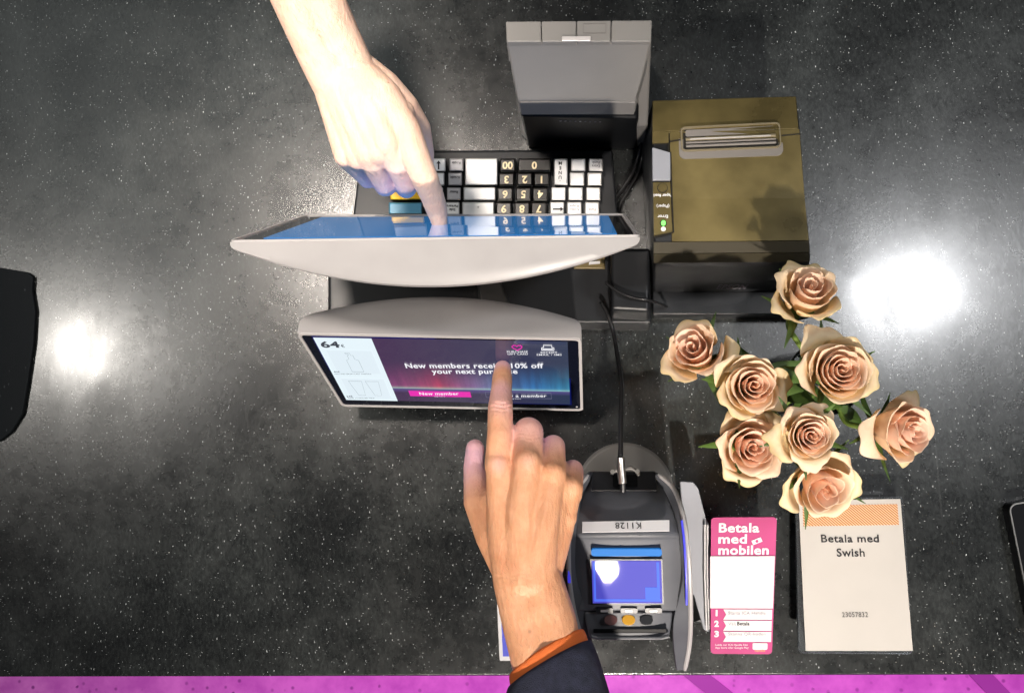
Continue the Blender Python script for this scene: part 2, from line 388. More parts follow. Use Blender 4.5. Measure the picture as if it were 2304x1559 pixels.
def lettering(s, parent, m, o, ex, ey, size, align='CENTER', bold=0, xs=1, lift=.0004, space=1, shear=0, name='lettering'):
    cu = bpy.data.curves.new('t', 'FONT'); cu.body = s; cu.size = 1; cu.align_x = align; cu.offset = bold; cu.space_character = space
    cu.shear = shear; cu.resolution_u = 3
    t = bpy.data.objects.new('t', cu); link(t)
    bpy.context.view_layer.update()
    me = bpy.data.meshes.new_from_object(t.evaluated_get(bpy.context.evaluated_depsgraph_get()))
    vs = [Vector(v.co) for v in me.vertices]; fs = [list(p.vertices) for p in me.polygons]
    bpy.data.objects.remove(t); bpy.data.curves.remove(cu); bpy.data.meshes.remove(me)
    ex = Vector(ex).normalized(); ey = Vector(ey).normalized(); n = ex.cross(ey)
    if not vs: return None
    vs = [Vector(o)+ex*(v.x*size*xs)+ey*(v.y*size)+n*lift for v in vs]
    return obj(name, vs, fs, m, parent)
def ftext(s, fr, u, v, hm, parent, m, align='CENTER', bold=0, xs=1, lift=.0006, flip=False, **k):
    sg = -1 if flip else 1
    return lettering(s, parent, m, fr.p(u, v), fr.X*sg, fr.Y*sg, hm, align, bold, xs, lift, **k)
def disc(c, nrm, r, n=24, th=.001, ex=None, ry=None):
    nrm = Vector(nrm).normalized(); a = (ex or nrm.orthogonal()).normalized(); b = nrm.cross(a); ry = ry or r
    l = [Vector(c)+a*math.cos(t)*r+b*math.sin(t)*ry for t in [2*math.pi*i/n for i in range(n)]]
    return loft([[p for p in l], [p+nrm*th for p in l]])

def ptext(s, fr, x0, x1, yb, yt, parent, m, bold=0, lift=.0006, flip=False, space=1.06, cap=.70, name='lettering'):
    # words set on face fr between two stations, baseline yb, capital tops yt
    a = fr.uv(x0, yb); b = fr.uv(x1, yb); c = fr.uv((x0+x1)/2, yt)
    p0, p1, p2 = fr.p(*a), fr.p(*b), fr.p(*c); ex = (p1-p0).normalized(); ey = fr.n.cross(ex)
    if flip: p0, p1 = p1, p0; ex, ey = -ex, -ey
    size = abs((p2-(p0+p1)/2).dot(ey))/cap
    o = lettering(s, parent, m, p0, ex, ey, size, 'LEFT', bold, 1, lift, space, name=name)
    me = o.data; off = p0-OFF[parent.name]; xs_ = [(v.co-off).dot(ex) for v in me.vertices]; lo_, hi_ = min(xs_), max(xs_)
    k_ = (p1-p0).length/(hi_-lo_)
    for v in me.vertices:
        d = (v.co-off).dot(ex); v.co += ex*((d-lo_)*k_-d)
    return o

# ------------------------------------------------------------------ setting
yf = P(1152, 1521, 0).y
v, f = hexa([Vector((x, y, -.04)) for x, y in ((-1.1, yf), (1.3, yf), (1.3, 1.2), (-1.1, 1.2))],
            [Vector((x, y, 0)) for x, y in ((-1.1, yf), (1.3, yf), (1.3, 1.2), (-1.1, 1.2))])
o = obj('counter_top', v, f, 'counter', bevel=.003); o['kind'] = 'structure'
o['label'] = 'black speckled counter top with a hazy worn sheen'
zf = -.95
v, f = hexa([Vector((x, y, zf*K-.02)) for x, y in ((-3, -3), (3, -3), (3, 2), (-3, 2))], [Vector((x, y, zf*K)) for x, y in ((-3, -3), (3, -3), (3, 2), (-3, 2))])
o = obj('floor', v, f, 'floor'); o['kind'] = 'structure'
for k, (a, b, wd) in enumerate((((1545, 1500), (1640, 1575), .020), ((2190, 1500), (2262, 1575), .020))):
    p0, p1 = P(*a, zf), P(*b, zf); d = (p1-p0).normalized(); q = Vector((-d.y, d.x, 0))*wd
    p0 = p0-d*2; p1 = p1+d*1
    v, f = hexa([p0-q, p1-q, p1+q, p0+q], [x+Vector((0, 0, .004)) for x in (p0-q, p1-q, p1+q, p0+q)])
    o = obj('floor_joint', v, f, 'grout'); o['kind'] = 'structure'

# ------------------------------------------------------------------ displays
def shell(fr, d0, D, r_end, m, parent, name='housing', nseg=40):
    # slab behind frame fr; depth d0 at the ends growing by D in the middle
    def depth(u):
        x = 2*u-1; e = min(u, 1-u)*fr.w
        d = d0+D*(1-x*x)
        if e < r_end: d -= r_end*(1-math.sqrt(max(0, 1-(1-e/r_end)**2)))*.9
        return max(d, .0015)
    us = [.5-.5*math.cos(math.pi*i/nseg) for i in range(nseg+1)]
    loops = []
    for n0, fd, inset in ((.0, 0, 0), (0, .25, 0), (0, .6, 0), (0, .85, .0), (0, .95, .0012), (0, 1, .004)):
        iu, iv = inset/fr.w, inset/fr.h
        top = [fr.p(min(max(u, iu), 1-iu), iv, -depth(u)*fd) for u in us]
        bot = [fr.p(min(max(u, iu), 1-iu), 1-iv, -depth(u)*fd) for u in us[::-1]]
        loops.append(top+bot)
    n = len(loops[0]); vs, fs = loft(loops, cap=False)
    for L in (0, len(loops)-1):
        for i in range(nseg): fs.append([L*n+i, L*n+i+1, L*n+(n-2-i), L*n+(n-1-i)])
    return obj(name, vs, fs, m, parent, bevel=.0008, seg=2)
# clerk's touch monitor
c_fr = QF(P(517, 545, .25), P(1440, 533, .25), P(688, 487, .10), P(1405, 484, .10))
# this face looks north: build it facing the clerk (swap so that the normal points to the clerk)
c_fr = QF(c_fr.c[1], c_fr.c[0], c_fr.c[3], c_fr.c[2])
mon = thing('touch_monitor', P(1000, 600, 0), 'silver tilted touch monitor with lit blue screen facing the clerk, seen from its top edge', 'touch monitor')
shell(c_fr, .0055*K, .029*K, .004, 'shell', mon)
v, f = c_fr.ring(0, 0, 1, 1, .004, .0022, 0, .0016); obj('rim', v, f, 'rim', mon)
plate_obj('screen_glass', c_fr, .012, .018, .988, .982, -.001, .0006, 'glass_black', mon)
plate_obj('lit_screen', c_fr, .052, .07, .93, .90, .0007, .0012, 'scrblue', mon)
v1 = hexa([P(900, 640, .032), P(1060, 640, .032), P(1060, 600, .032), P(900, 600, .032)],
          [P(930, 600, .15), P(1040, 600, .15), P(1040, 560, .15), P(930, 560, .15)])
obj('neck', *v1, 'black', mon, bevel=.003)
# base box both displays stand on
v1 = hexa([P(738, 735, 0), P(1462, 745, 0), P(1462, 560, 0), P(738, 560, 0)],
          [P(740, 722, .03), P(1466, 728, .03), P(1462, 560, .03), P(740, 560, .03)])
base = thing('till_plinth', P(1100, 650, 0), 'low black till plinth beneath the two back-to-back displays', 'till plinth')
obj('base_box', *v1, 'black', base, bevel=.003)
v1 = hexa([P(1290, 606, .0305), P(1362, 606, .0305), P(1362, 575, .0305), P(1290, 575, .0305)], [P(1292, 604, .036), P(1360, 604, .036), P(1360, 575, .036), P(1292, 575, .036)])
obj('side_panel', *v1, 'sand', base, bevel=.001)
v1 = hexa([P(1325, 596, .0362), P(1350, 594, .0362), P(1350, 588, .0362), P(1325, 588, .0362)], [P(1325, 596, .037), P(1350, 594, .037), P(1350, 588, .037), P(1325, 588, .037)])
obj('sticker', *v1, 'label', base)
v1 = hexa([P(1080, 690, .0305), P(1150, 690, .0305), P(1128, 632, .0305), P(1070, 632, .0305)], [P(1082, 690, .05), P(1143, 688, .05), P(1126, 634, .05), P(1074, 634, .05)])
obj('hinge_cover', *v1, 'grey2', base, bevel=.003)
v1 = hexa([P(1372, 575, .0305), P(1462, 575, .0305), P(1462, 725, .0305), P(1372, 720, .0305)], [P(1375, 560, .055), P(1462, 560, .055), P(1462, 700, .055), P(1375, 695, .055)])
obj('connector_box', *v1, 'black', base, bevel=.004)
# customer display
k_fr = QF(P(668, 748, .15), P(1308, 760, .15), P(770, 912, .04), P(1312, 922, .04))
cd = thing('customer_display', P(985, 760, 0), 'silver customer display with purple member offer screen touched by the orange-cuffed hand', 'customer display')
shell(k_fr, .018*K, .0235*K, .007, 'shell', cd)
v, f = k_fr.ring(0, 0, 1, 1, .006, .0026, 0, .0014); obj('rim', v, f, 'rim', cd)
v, f = k_fr.rslab(.011, .022, .989, .98, .004, -.001, .0006); obj('bezel', v, f, 'glass_black', cd)
lcd = QF(P(705, 757, .1455), P(1277, 769, .1455), P(780, 896, .0508), P(1283, 906, .0508))
sc_n = (k_fr.p(.5, .5)-lcd.p(.5, .5)).dot(k_fr.n)
lcd = QF(*[c+k_fr.n*((k_fr.c[0]-c).dot(k_fr.n)+.0010) for c in lcd.c])
scr = plate_obj('lit_screen', lcd, -.006, -.015, 1.006, 1.015, -.0006, 0, 'uinavy', cd)
plate_obj('picture', lcd, .0, .0, 1, 1, .0001, .0004, 'aurora', scr)
plate_obj('basket_panel', lcd, .0, .0, .233, 1, .0005, .0007, 'uiwhite', scr)
def ui(name, u0, v0, u1, v1, m, n=.0009): return plate_obj(name, lcd, u0, v0, u1, v1, n-.0001, n+.0001, m, scr)
ui('product_tile', .028, .175, .212, .53, 'uicard'); ui('product_tile', .028, .615, .212, .955, 'uicard')
def poly(name, pts, m, n=.0012, width=None):
    if width:
        path = [lcd.p(u, v, n) for u, v in pts]; v_, f_ = tube(path, width, 4)
    else:
        v_ = [lcd.p(u, v, n) for u, v in pts]; f_ = [list(range(len(v_)))]
    return obj(name, v_, f_, m, scr)
poly('bottle_picture', [(.092, .50), (.142, .50), (.142, .32), (.128, .30), (.128, .245), (.118, .245), (.118, .21), (.098, .21), (.104, .225), (.110, .225), (.110, .245), (.104, .245), (.104, .30), (.092, .32), (.092, .50)], 'uiline', width=.00028)
poly('tube_picture', [(.055, .655), (.112, .655), (.100, .90), (.070, .90), (.055, .655)], 'uiline', width=.00028)
poly('tube_picture', [(.128, .655), (.185, .655), (.173, .90), (.143, .90), (.128, .655)], 'uiline', width=.00028)
hm = lcd.h
def ut(t, x0, x1, yb, yt, m, bold=0, **k): return ptext(t, lcd, x0, x1, yb, yt, scr, m, bold, .0013, **k)
ut('64', 725, 767, 779, 766, 'uidark', .035); ut('€', 769, 777, 779, 772.5, 'uidark', .01)
ut('40€', 752, 766, 835.5, 832.5, 'uidark', .01); ut('FACE AND SERUM PLANT FORMULA', 754, 836, 840, 837.6, 'uidark')
ut('24€', 781, 795, 891, 887.5, 'uidark', .01); ut('HAND 1+1 FACE GIFT PACK', 784, 844, 894.3, 892, 'uidark')
ut('New members receive 10% off', 914, 1223, 825.5, 815, 'uitext', .02); ut('your next purchase', 973, 1165, 838, 828, 'uitext', .02)
qa, qb = lcd.uv(919, 877.5), lcd.uv(1067, 892); ui('new_member_button', qa[0], qa[1], qb[0]-.012, qb[1], 'uimag')
qa, qb = lcd.uv(1091, 880), lcd.uv(1243, 896)
v, f = lcd.ring(qa[0], qa[1], qb[0]-.003, qb[1], .0004, .00045, .0005, .0009); obj('member_button_outline', v, f, 'uibtn', scr)
ut('New member', 945, 1033, 886, 880, 'uitext', .015); ut('Already a member', 1102, 1230, 891, 885, 'uitext', .015)
ut('tap here', 978, 1002, 890.2, 888.2, 'uitext'); ut('tap here', 1149, 1172, 895.6, 893.6, 'uitext')
ut('PURCHASE', 1141, 1188, 791.0, 786.8, 'uitext', .005); ut('GIFT CARD', 1142, 1188, 795.8, 792.2, 'uitext', .005)
ut('RECEIPT', 1217, 1254, 792.8, 788.6, 'uitext', .005); ut('EMAIL / SMS', 1208, 1264, 797.4, 793.8, 'uitext', .005)
hp = []
for i in range(25):
    t = 2*math.pi*i/24; hp.append((.802+.0013*16*math.sin(t)**3*.95, .085-.0026*(13*math.cos(t)-5*math.cos(2*t)-2*math.cos(3*t)-math.cos(4*t))))
poly('heart_icon', hp, 'uimag', width=.00045)
poly('printer_icon', [(.898, .115), (.946, .115), (.946, .085), (.938, .075), (.938, .045), (.906, .045), (.906, .075), (.898, .085), (.898, .115)], 'uitext', width=.0004)
poly('printer_icon', [(.902, .098), (.942, .098)], 'uitext', width=.0004)
v, f = disc(k_fr.p(.975, .945, .0006), k_fr.n, .0011, 10, .0004); obj('sensor_dot', v, f, 'rim', cd)
v1 = hexa([P(900, 720, .031), P(1060, 722, .031), P(1060, 690, .031), P(900, 690, .031)], [P(920, 730, .10), P(1040, 732, .10), P(1040, 700, .10), P(920, 700, .10)])
obj('neck', *v1, 'black', cd, bevel=.003)

for i in range(11):                      # vent slots along the rear of the customer display
    a = k_fr.p(.30+.04*i, .12, -.046); b = k_fr.p(.30+.04*i, .30, -.046)
    v, f = tube([a, b], .0012, 6); obj('vent_slot', v, f, 'black', cd)
# ------------------------------------------------------------------ keyboard
kb = thing('till_keyboard', P(1100, 440, 0), 'black till keyboard with white, grey and coloured keys under the pointing clerk hand', 'keyboard')
v1 = hexa([P(792, 600, .0), P(1385, 600, .0), P(1378, 340, .0), P(812, 344, .0)], [P(785, 558, .03), P(1398, 558, .03), P(1378, 337, .022), P(812, 340, .022)])
obj('keyboard_body', *v1, 'black', kb, bevel=.003)
kz = .037
def key(x0, y0, x1, y1, m, txt=None, tm='inkgrey', ts=.0042, bold=.01):
    zb = kz-.010; cx, cy = (x0+x1)/2, (y0+y1)/2
    def q(e, z): return [P(x0-e, y1+e, z), P(x1+e, y1+e, z), P(x1+e, y0-e, z), P(x0-e, y0-e, z)]
    vs, fs = loft([q(2.2, zb), q(.8, kz-.002), q(0, kz)])
    k_ = obj('key', vs, fs, m, kb, bevel=.0009)
    if txt:
        lines = txt.split('\n'); fr = QF(P(x0, y0, kz), P(x1, y0, kz), P(x0, y1, kz), P(x1, y1, kz))
        for i, t in enumerate(lines):
            ftext(t, fr, .5, .5+(-.28 if len(lines) == 1 else -.28)/1+(len(lines)-1)*.16+.02-(i-(len(lines)-1))*.0-(i)*.32+(0 if len(lines)==1 else .1), ts, k_, tm, 'CENTER', bold, 1.0, .0005, flip=True, name='legend')
    return k_
def sh(x, y): return x-.09*(y-372)
rows = [372, 404, 437, 470, 503, 536]
for i, y in enumerate(rows):
    for x in (1301, 1341):
        X = sh(x, y)+(2 if x > 1310 else 0)*0
        t = {(0, 1341): 'Extra\nFunk', (3, 1301): 'Kvitto\nKopia', (3, 1341): 'Funk\n1'}.get((i, x))
        key(X-14, y-13, X+14, y+12, 'keywhite', t, ts=.0042)
for i, y in enumerate(rows):
    X = sh(1262, y)
    if i == 0: k_ = key(X-13.5, 359, X+13, 415, 'keywhite')
    elif i == 1: pass
    else: key(X-13.5, y-13, X+14, y+12, 'keywhite')
kfr = QF(P(1248, 359, kz), P(1275, 359, kz), P(1247, 415, kz), P(1274, 415, kz))
for i, ch in enumerate('MENU.'):
    ftext(ch, kfr, .48, .10+.19*i, .0052, k_, 'ink', 'CENTER', .02, 1, .0005, flip=True, name='legend')
def arrow(x, y, L, up=False):
    c = P(x, y, kz)+Vector((0, 0, .0005)); ex = (P(x+1, y, kz)-P(x, y, kz)); ey = (P(x, y-1, kz)-P(x, y, kz))
    if up: ex, ey = ey, -ex
    pts = [(-L, -1.6), (L-7, -1.6), (L-7, -5), (L, 0), (L-7, 5), (L-7, 1.6), (-L, 1.6)]
    vs = [c+ex*a+ey*b for a, b in pts]; obj('legend', vs, [[0, 1, 2, 3, 4, 5, 6]], 'ink', kb.children[-1] if False else arrow.k)
arrow.k = [c for c in kb.children if c.name.startswith('key')][-1]
for c in kb.children: pass
arrow(1256, 471, 12)
# numeric block: black caps with clear edges
nums = [('00', 1143, 0), ('3', 1143, 1), ('6', 1143, 2), ('9', 1143, 3), ('2', 1184, 1), ('5', 1184, 2), ('8', 1184, 3), ('1', 1222, 1), ('4', 1222, 2), ('7', 1222, 3),
        (None, 1143, 4), (None, 1184, 4), (None, 1222, 4), (None, 1143, 5), (None, 1184, 5), (None, 1222, 5)]
def numkey(x0, y0, x1, y1, t):
    key(x0, y0, x1, y1, 'keyblack', t, 'cream', .0115, .03)
    k2 = [c for c in kb.children][-1]
    v_, f_ = tube([P(x0+1, y1+1, kz-.003), P(x1-1, y1+1, kz-.003)], .0009, 6); obj('clear_edge', v_, f_, 'keyclear', k2)
for t, x, i in nums:
    X = sh(x, rows[i]); numkey(X-16, rows[i]-13, X+15, rows[i]+12, t)
numkey(1167, 359, 1238, 384, '0')
# white wide keys, grey keys, coloured keys
key(1049, 359, 1118, 415, 'keywhite'); key(1045, 424, 1113, 449, 'keywhite'); key(1042, 457, 1110, 483, 'keywhite', '+', ts=.005)
key(1039, 490, 1107, 515, 'keywhite'); key(1036, 523, 1104, 548, 'keywhite')
for i, t in enumerate(('Kopia', 'Kredit', 'Retur', 'Sida\nParkera', None, None)):
    X = sh(1027, rows[i]); key(X-13.5, rows[i]-13, X+13.5, rows[i]+12, 'keygrey' if i != 3 else 'keywhite', t, 'ink', .0042)
for i in range(6):
    X = sh(987, rows[i]); key(X-13.5, rows[i]-13, X+13.5, rows[i]+12, 'keywhite')
    if i == 0: arrow.k = kb.children[-1]; arrow(987, 372, 10, True)
for i, mm in ((1, 'keygrey'), (2, 'keyyellow'), (3, 'keyblue'), (4, 'keyorange')):
    X = sh(921, rows[i]); key(X-35, rows[i]-12, X+35, rows[i]+11, mm)

# ------------------------------------------------------------------ tall grey device
dev = thing('desktop_device', P(1300, 200, 0), 'tall grey desktop device with sloped lid and dark glossy foot, above the keyboard', 'desktop device')
prof = [(98, .200, 1140, 1465), (160, .172, 1152, 1450), (225, .140, 1166, 1433), (226, .1395, 1166, 1433), (256, .122, 1171, 1428)]
def devloft(rows_, back_y, m, name, zback=None):
    L = []
    for (y, z, a, b) in rows_: L.append([P(a, y, z), P(b, y, z)])
    vs = []; fs = []
    for l in L: vs += l
    n = len(L)
    for i in range(n-1): fs.append([2*i, 2*i+1, 2*i+3, 2*i+2])
    # back profile dropped to the counter
    y0, z0, a0, b0 = rows_[0]; A, B = P(a0, back_y, z0), P(b0, back_y, z0)
    k = len(vs); vs += [A, B, Vector((A.x, A.y, .002)), Vector((B.x, B.y, .002))]
    e0, e1 = L[-1]; k2 = len(vs); vs += [P(1192, 325, .002), P(1428, 325, .002)]
    fs += [[0, 1, k+1, k], [k, k+1, k+3, k+2], [k+2, k+3, k2+1, k2], [2*(n-1), 2*(n-1)+1, k2+1, k2]]
    fs += [[2*i for i in range(n)]+[k2, k+2, k], [2*i+1 for i in range(n)]+[k2+1, k+3, k+1]]
    return obj(name, vs, fs, m, dev, bevel=.004, seg=3)
b1 = devloft(prof, 86, 'grey', 'body')
fr = QF(P(1138, 50, .200), P(1467, 47, .200), P(1140, 98, .202), P(1465, 97, .202))
for a, b in ((0, .243), (.247, .485), (.489, .722), (.726, 1)):
    plate_obj('top_panel', fr, a, 0, b, .965, -.03, .001, 'grey', dev, bevel=.0012)
plate_obj('latch', fr, .385, .76, .585, .98, .001, .0028, 'rim', dev, bevel=.0008)
v, f = fr.ring(.53, .15, .69, .6, .001, .0006, .0009, .0014); obj('embossed_frame', v, f, 'grey2', dev)
lf = QF(P(1167, 228, .1385), P(1432, 228, .1385), P(1171, 257, .1225), P(1428, 257, .1225))
plate_obj('lower_band', lf, .005, .02, .995, 1, -.002, .0012, 'grey2', dev, bevel=.001)
v1 = hexa([P(1186, 333, .0), P(1434, 337, 0), P(1436, 270, 0), P(1188, 270, 0)], [P(1170, 261, .1225), P(1437, 268, .1225), P(1437, 215, .1225), P(1170, 215, .1225)])
obj('glossy_foot', *v1, 'gloss', dev, bevel=.004)
ffr = QF(P(1170, 261, .1225), P(1437, 268, .1225), P(1186, 333, .0), P(1434, 337, 0))
for i in range(9):
    v, f = disc(ffr.p(.34+.042*i, .10, .0002), ffr.n, .0012, 8, .0006, ry=.0008); obj('tiny_lamp', v, f, 'inkgrey' if i != 4 else 'rim', dev)
v1 = hexa([P(1428, 330, .0), P(1452, 330, 0), P(1455, 120, 0), P(1428, 120, 0)], [P(1432, 285, .10), P(1458, 285, .10), P(1467, 60, .185), P(1435, 60, .185)])
obj('side_bracket', *v1, 'grey2', dev, bevel=.003)

# ------------------------------------------------------------------ receipt printer
pr = thing('receipt_printer', P(1640, 450, 0), 'black and bronze receipt printer with paper slot and green light', 'receipt printer')
prow = [(228, .106, 1467, 1797), (300, .117, 1467, 1803), (450, .121, 1468, 1815), (545, .125, 1470, 1824), (570, .122, 1470, 1826), (590, .113, 1470, 1827), (603, .098, 1470, 1826), (656, .030, 1469, 1822)]
vs = []
for y, z, a, b in prow:
    bb = b-3; vs += [P(a, y-(12 if y < 240 else 0)*(bb-a)/331*0, z), P(bb, y-(10 if y < 240 else (7 if y == 300 else 3)), z)]
n = len(prow); fs = [[2*i, 2*i+1, 2*i+3, 2*i+2] for i in range(n-1)]
k = len(vs); vs += [Vector((vs[0].x, vs[0].y, .002)), Vector((vs[1].x, vs[1].y, .002)), Vector((vs[k-2].x, vs[k-2].y, .002)), Vector((vs[k-1].x, vs[k-1].y, .002))]
fs += [[0, 1, k+1, k], [k, k+1, k+3, k+2], [k-2, k-1, k+3, k+2], [2*i for i in range(n)]+[k+2, k], [2*i+1 for i in range(n)]+[k+3, k+1]]
obj('body', vs, fs, 'black', pr, bevel=.003)
tf = [QF(vs[2*i], vs[2*i+1], vs[2*i+2], vs[2*i+3]) for i in range(n-1)]
plate_obj('back_cover', tf[0], .002, .01, .99, 1.0, -.002, .0016, 'olive', pr, bevel=.0012)
plate_obj('back_cover', tf[1], .002, .0, .112, .16, -.002, .0016, 'olive', pr)
plate_obj('paper_cover', tf[1], .12, .0, .992, 1.01, -.002, .0016, 'olive', pr)
plate_obj('paper_cover', tf[2], .12, .0, .992, 1.0, -.002, .0016, 'olive', pr)
M['olive_sheen'] = mat('painted_sheen', (.040, .034, .020), .38, metal=.2, bump=.1, bscale=1400)  # brown sheen of the front curve, painted in as a darker bronze
plate_obj('front_curve_sheen', tf[3], .002, .0, .992, 1.0, -.002, .0014, 'olive_sheen', pr)
plate_obj('front_curve_sheen', tf[4], .002, .0, .992, 1.0, -.002, .0012, 'olive_sheen', pr)
top = QF(vs[2], vs[3], vs[6], vs[7])
def tu(px, py):      # printer-top coordinates of a picture point
    z = .106+(py-228)/72*.011 if py < 300 else .117+(py-300)/245*.008
    return P(px, py, z)
nT = top.n
def tbar(pts, r, m, name, lift=.002, par=None):
    v_, f_ = tube([tu(x, y)+nT*lift for x, y in pts], r, 6); return obj(name, v_, f_, m, par or pr)
tbar([(1504, 348), (1503, 330), (1507, 321), (1530, 317)], .0007, 'olivedark', 'seam'); tbar([(1757, 308), (1801, 304)], .0006, 'olivedark', 'seam')
tbar([(1508, 345), (1510, 420), (1513, 500), (1515, 524), (1500, 529), (1470, 536)], .0008, 'olivedark', 'seam')
sf = QF(tu(1530, 291), tu(1752, 280), tu(1532, 345), tu(1756, 336))
v, f = sf.rslab(-.02, -.02, 1.02, 1.28, .006, -.002, .0022); obj('slot_recess', v, f, 'slotgrey', pr)
v, f = sf.ring(0, 0, 1, 1, .0045, .0012, .001, .0042); obj('slot_frame', v, f, 'bronze', pr)
v, f = sf.rslab(.025, .09, .975, .92, .0035, .0, .0026); obj('slot_mouth', v, f, 'olivedark', pr)
v, f = sf.rslab(.05, .12, .95, .40, .002, .0, .0030); obj('slot_plate', v, f, 'slotgrey', pr)
for vv, rr, mm in ((.50, .0018, 'bronze'), (.64, .0010, 'slotgrey'), (.78, .0014, 'slotgrey')):
    v, f = tube([sf.p(.05, vv, .0025), sf.p(.95, vv, .0025)], rr, 8); obj('cutter_bar', v, f, mm, pr)
v, f = sf.rslab(.09, .50, .90, .56, .0004, .0040, .0044); obj('paper_edge', v, f, 'paper', pr)
swf = [tu(1467, 334), tu(1508, 346), tu(1508, 408), tu(1468, 408)]
v1 = hexa([p-nT*.002 for p in swf], [p+nT*.0028 for p in swf]); obj('switch_cover', *v1, 'translucent', pr, bevel=.0008)
pf = [tu(1469, 411), tu(1508, 411), tu(1513, 523), tu(1471, 533)]
v1 = hexa([p-nT*.002 for p in pf], [p+nT*.0015 for p in pf]); pn = obj('button_panel', *v1, 'olive', pr, bevel=.0005)
v, f = disc(tu(1490, 425)+nT*.0014, nT, .0043, 24, .0014); obj('feed_button', v, f, 'olive', pn)
v, f = disc(tu(1490, 425)+nT*.0014, nT, .0050, 24, .0004); obj('button_gap', v, f, 'olivedark', pn)
for t, y, s_ in (('Paper feed', 439, .0042), ('(Paper)', 463, .0042), ('Error', 486, .0044)):
    lettering(t, pn, 'white', tu(1491, y), -tf[2].X, -tf[2].Y, s_, 'CENTER', .02, 1, .0020)
v, f = disc(tu(1492, 504)+nT*.0014, nT, .0034, 16, .0004); obj('lamp_ring', v, f, 'olivedark', pn)
v, f = disc(tu(1492, 504)+nT*.0016, nT, .0021, 16, .0012, ex=tf[2].X, ry=.0026); obj('power_lamp', v, f, 'led', pn)
v, f = disc(tu(1492, 517)+nT*.0014, nT, .0024, 16, .0004); obj('power_symbol', v, f, 'white', pn)
ff = tf[6]
ptext('EPSON', ff, 1611, 1676, 649, 639, pr, 'inkgrey', .02, .0005)
v1 = hexa([P(1469, 716, 0), P(1822, 716, 0), P(1822, 640, 0), P(1469, 640, 0)], [P(1468, 708, .026), P(1826, 708, .026), P(1826, 655, .026), P(1468, 655, .026)])
obj('base_tray', *v1, 'grey2' if False else 'black', pr, bevel=.002)

# ------------------------------------------------------------------ card terminal on its stand
te = thing('card_terminal', P(1405, 1105, 0), 'dark grey card terminal with blue lit screen and white K1128 label on a round foot', 'card terminal')
c = P(1405, 1105, 0); v, f = loft([[c+Vector((math.cos(a)*r, math.sin(a)*r, z)) for a in [2*math.pi*i/48 for i in range(48)]] for r, z in ((.053, .0005), (.053, .006), (.050, .009))])
obj('round_foot', v, f, 'grey', te, bevel=.001)
v, f = tube([c+Vector((0, -.03, .006)), c+Vector((0, -.03, .085))], .013, 20); obj('pole', v, f, 'black', te)
trow = [(1063, .083, 1322, 1482), (1105, .099, 1308, 1500), (1150, .112, 1299, 1518), (1197, .120, 1292, 1530), (1206, .1205, 1290, 1532), (1216, .117, 1290, 1534), (1300, .108, 1290, 1538), (1375, .100, 1297, 1537)]
def tloft(rows_, dz, m, name, bev=.0025, par=None):
    top_, bot = [], []
    n_ = 9; loops = []
    for y, z, a, b in rows_:
        row = [P(a+(b-a)*i/(n_-1), y, z-.006*abs(2*i/(n_-1)-1)**3) for i in range(n_)]
        low = [p+Vector((0, 0, -dz)) for p in row[::-1]]
        loops.append(row+low)
    v_, f_ = loft(loops, cap=True); return obj(name, v_, f_, m, par or te, bevel=bev, seg=2)
tloft(trow, .025, 'term', 'body')
tloft([(1376, .0985, 1314, 1514), (1400, .094, 1318, 1512), (1436, .088, 1326, 1506)], .028, 'term', 'card_reader_front')
hf = QF(P(1292, 1206, .1205), P(1532, 1206, .1205), P(1297, 1375, .100), P(1537, 1375, .100))
def hq(px0, py0, px1, py1):            # bounds on the sloped face from picture points
    def uv(px, py):
        r = ray(px, py); o_ = CAM; t = (hf.c[0]-o_).dot(hf.n)/r.dot(hf.n); p = o_+r*t
        best = None; u, v_ = .5, .5
        for _ in range(20):
            e = p-hf.p(u, v_); u += e.dot(hf.X)/hf.w; v_ += e.dot(hf.Yd)/hf.h
        return u, v_
    a = uv(px0, py0); b = uv(px1, py1); return a[0], a[1], b[0], b[1]
q = hq(1330, 1233, 1489, 1249); v, f = hf.rslab(*q, .0025, -.001, .0016); obj('blue_bar', v, f, 'termbar', te)
q = hq(1331, 1260, 1490, 1355); fq = hf.sub(*q)
plate_obj('screen_frame', fq, -.02, -.03, 1.02, 1.03, -.001, .0006, 'termdark', te)
ts = plate_obj('lit_screen', fq, 0, 0, 1, 1, .0007, .0011, 'termscr', te)
for a, b, c_, d in ((.02, .03, .05, .94), (.02, .90, .98, .955), (.93, .03, .97, .9), (.76, .62, .93, .9)): plate_obj('screen_glow', fq, a, b, c_, d, .0012, .0014, 'termscr2', ts)
for x in (1360, 1415, 1470):
    q = hq(x-19, 1365, x+19, 1376); v, f = hf.rslab(*q, .0015, -.001, .0022); kk = obj('soft_key', v, f, 'termdark', te)
    q = hq(x-9, 1368.5, x+8, 1373); v, f = hf.rslab(*q, .0006, .0022, .0027); obj('key_mark', v, f, 'keygrey', kk)
for x, mm in ((1374, 'redbtn'), (1414, 'amber'), (1454, 'termdark')):
    v, f = disc(P(x, 1394, .0965), (0, .25, 1), .0062, 24, .0022, ex=Vector((1, 0, 0)), ry=.0048); o = obj('round_button', v, f, mm, te, bevel=.0006)
v1 = hexa([P(1335, 1424, .085), P(1500, 1424, .085), P(1500, 1414, .085), P(1335, 1414, .085)], [P(1335, 1423, .0935), P(1500, 1423, .0935), P(1500, 1414, .0945), P(1335, 1414, .0945)])
obj('card_slot', *v1, 'gloss', te, bevel=.0005)
v, f = tube([P(1330, 1430, .090), P(1345, 1434, .089), P(1490, 1434, .089), P(1505, 1430, .090)], .0018, 8); obj('slot_lip', v, f, 'term', te)
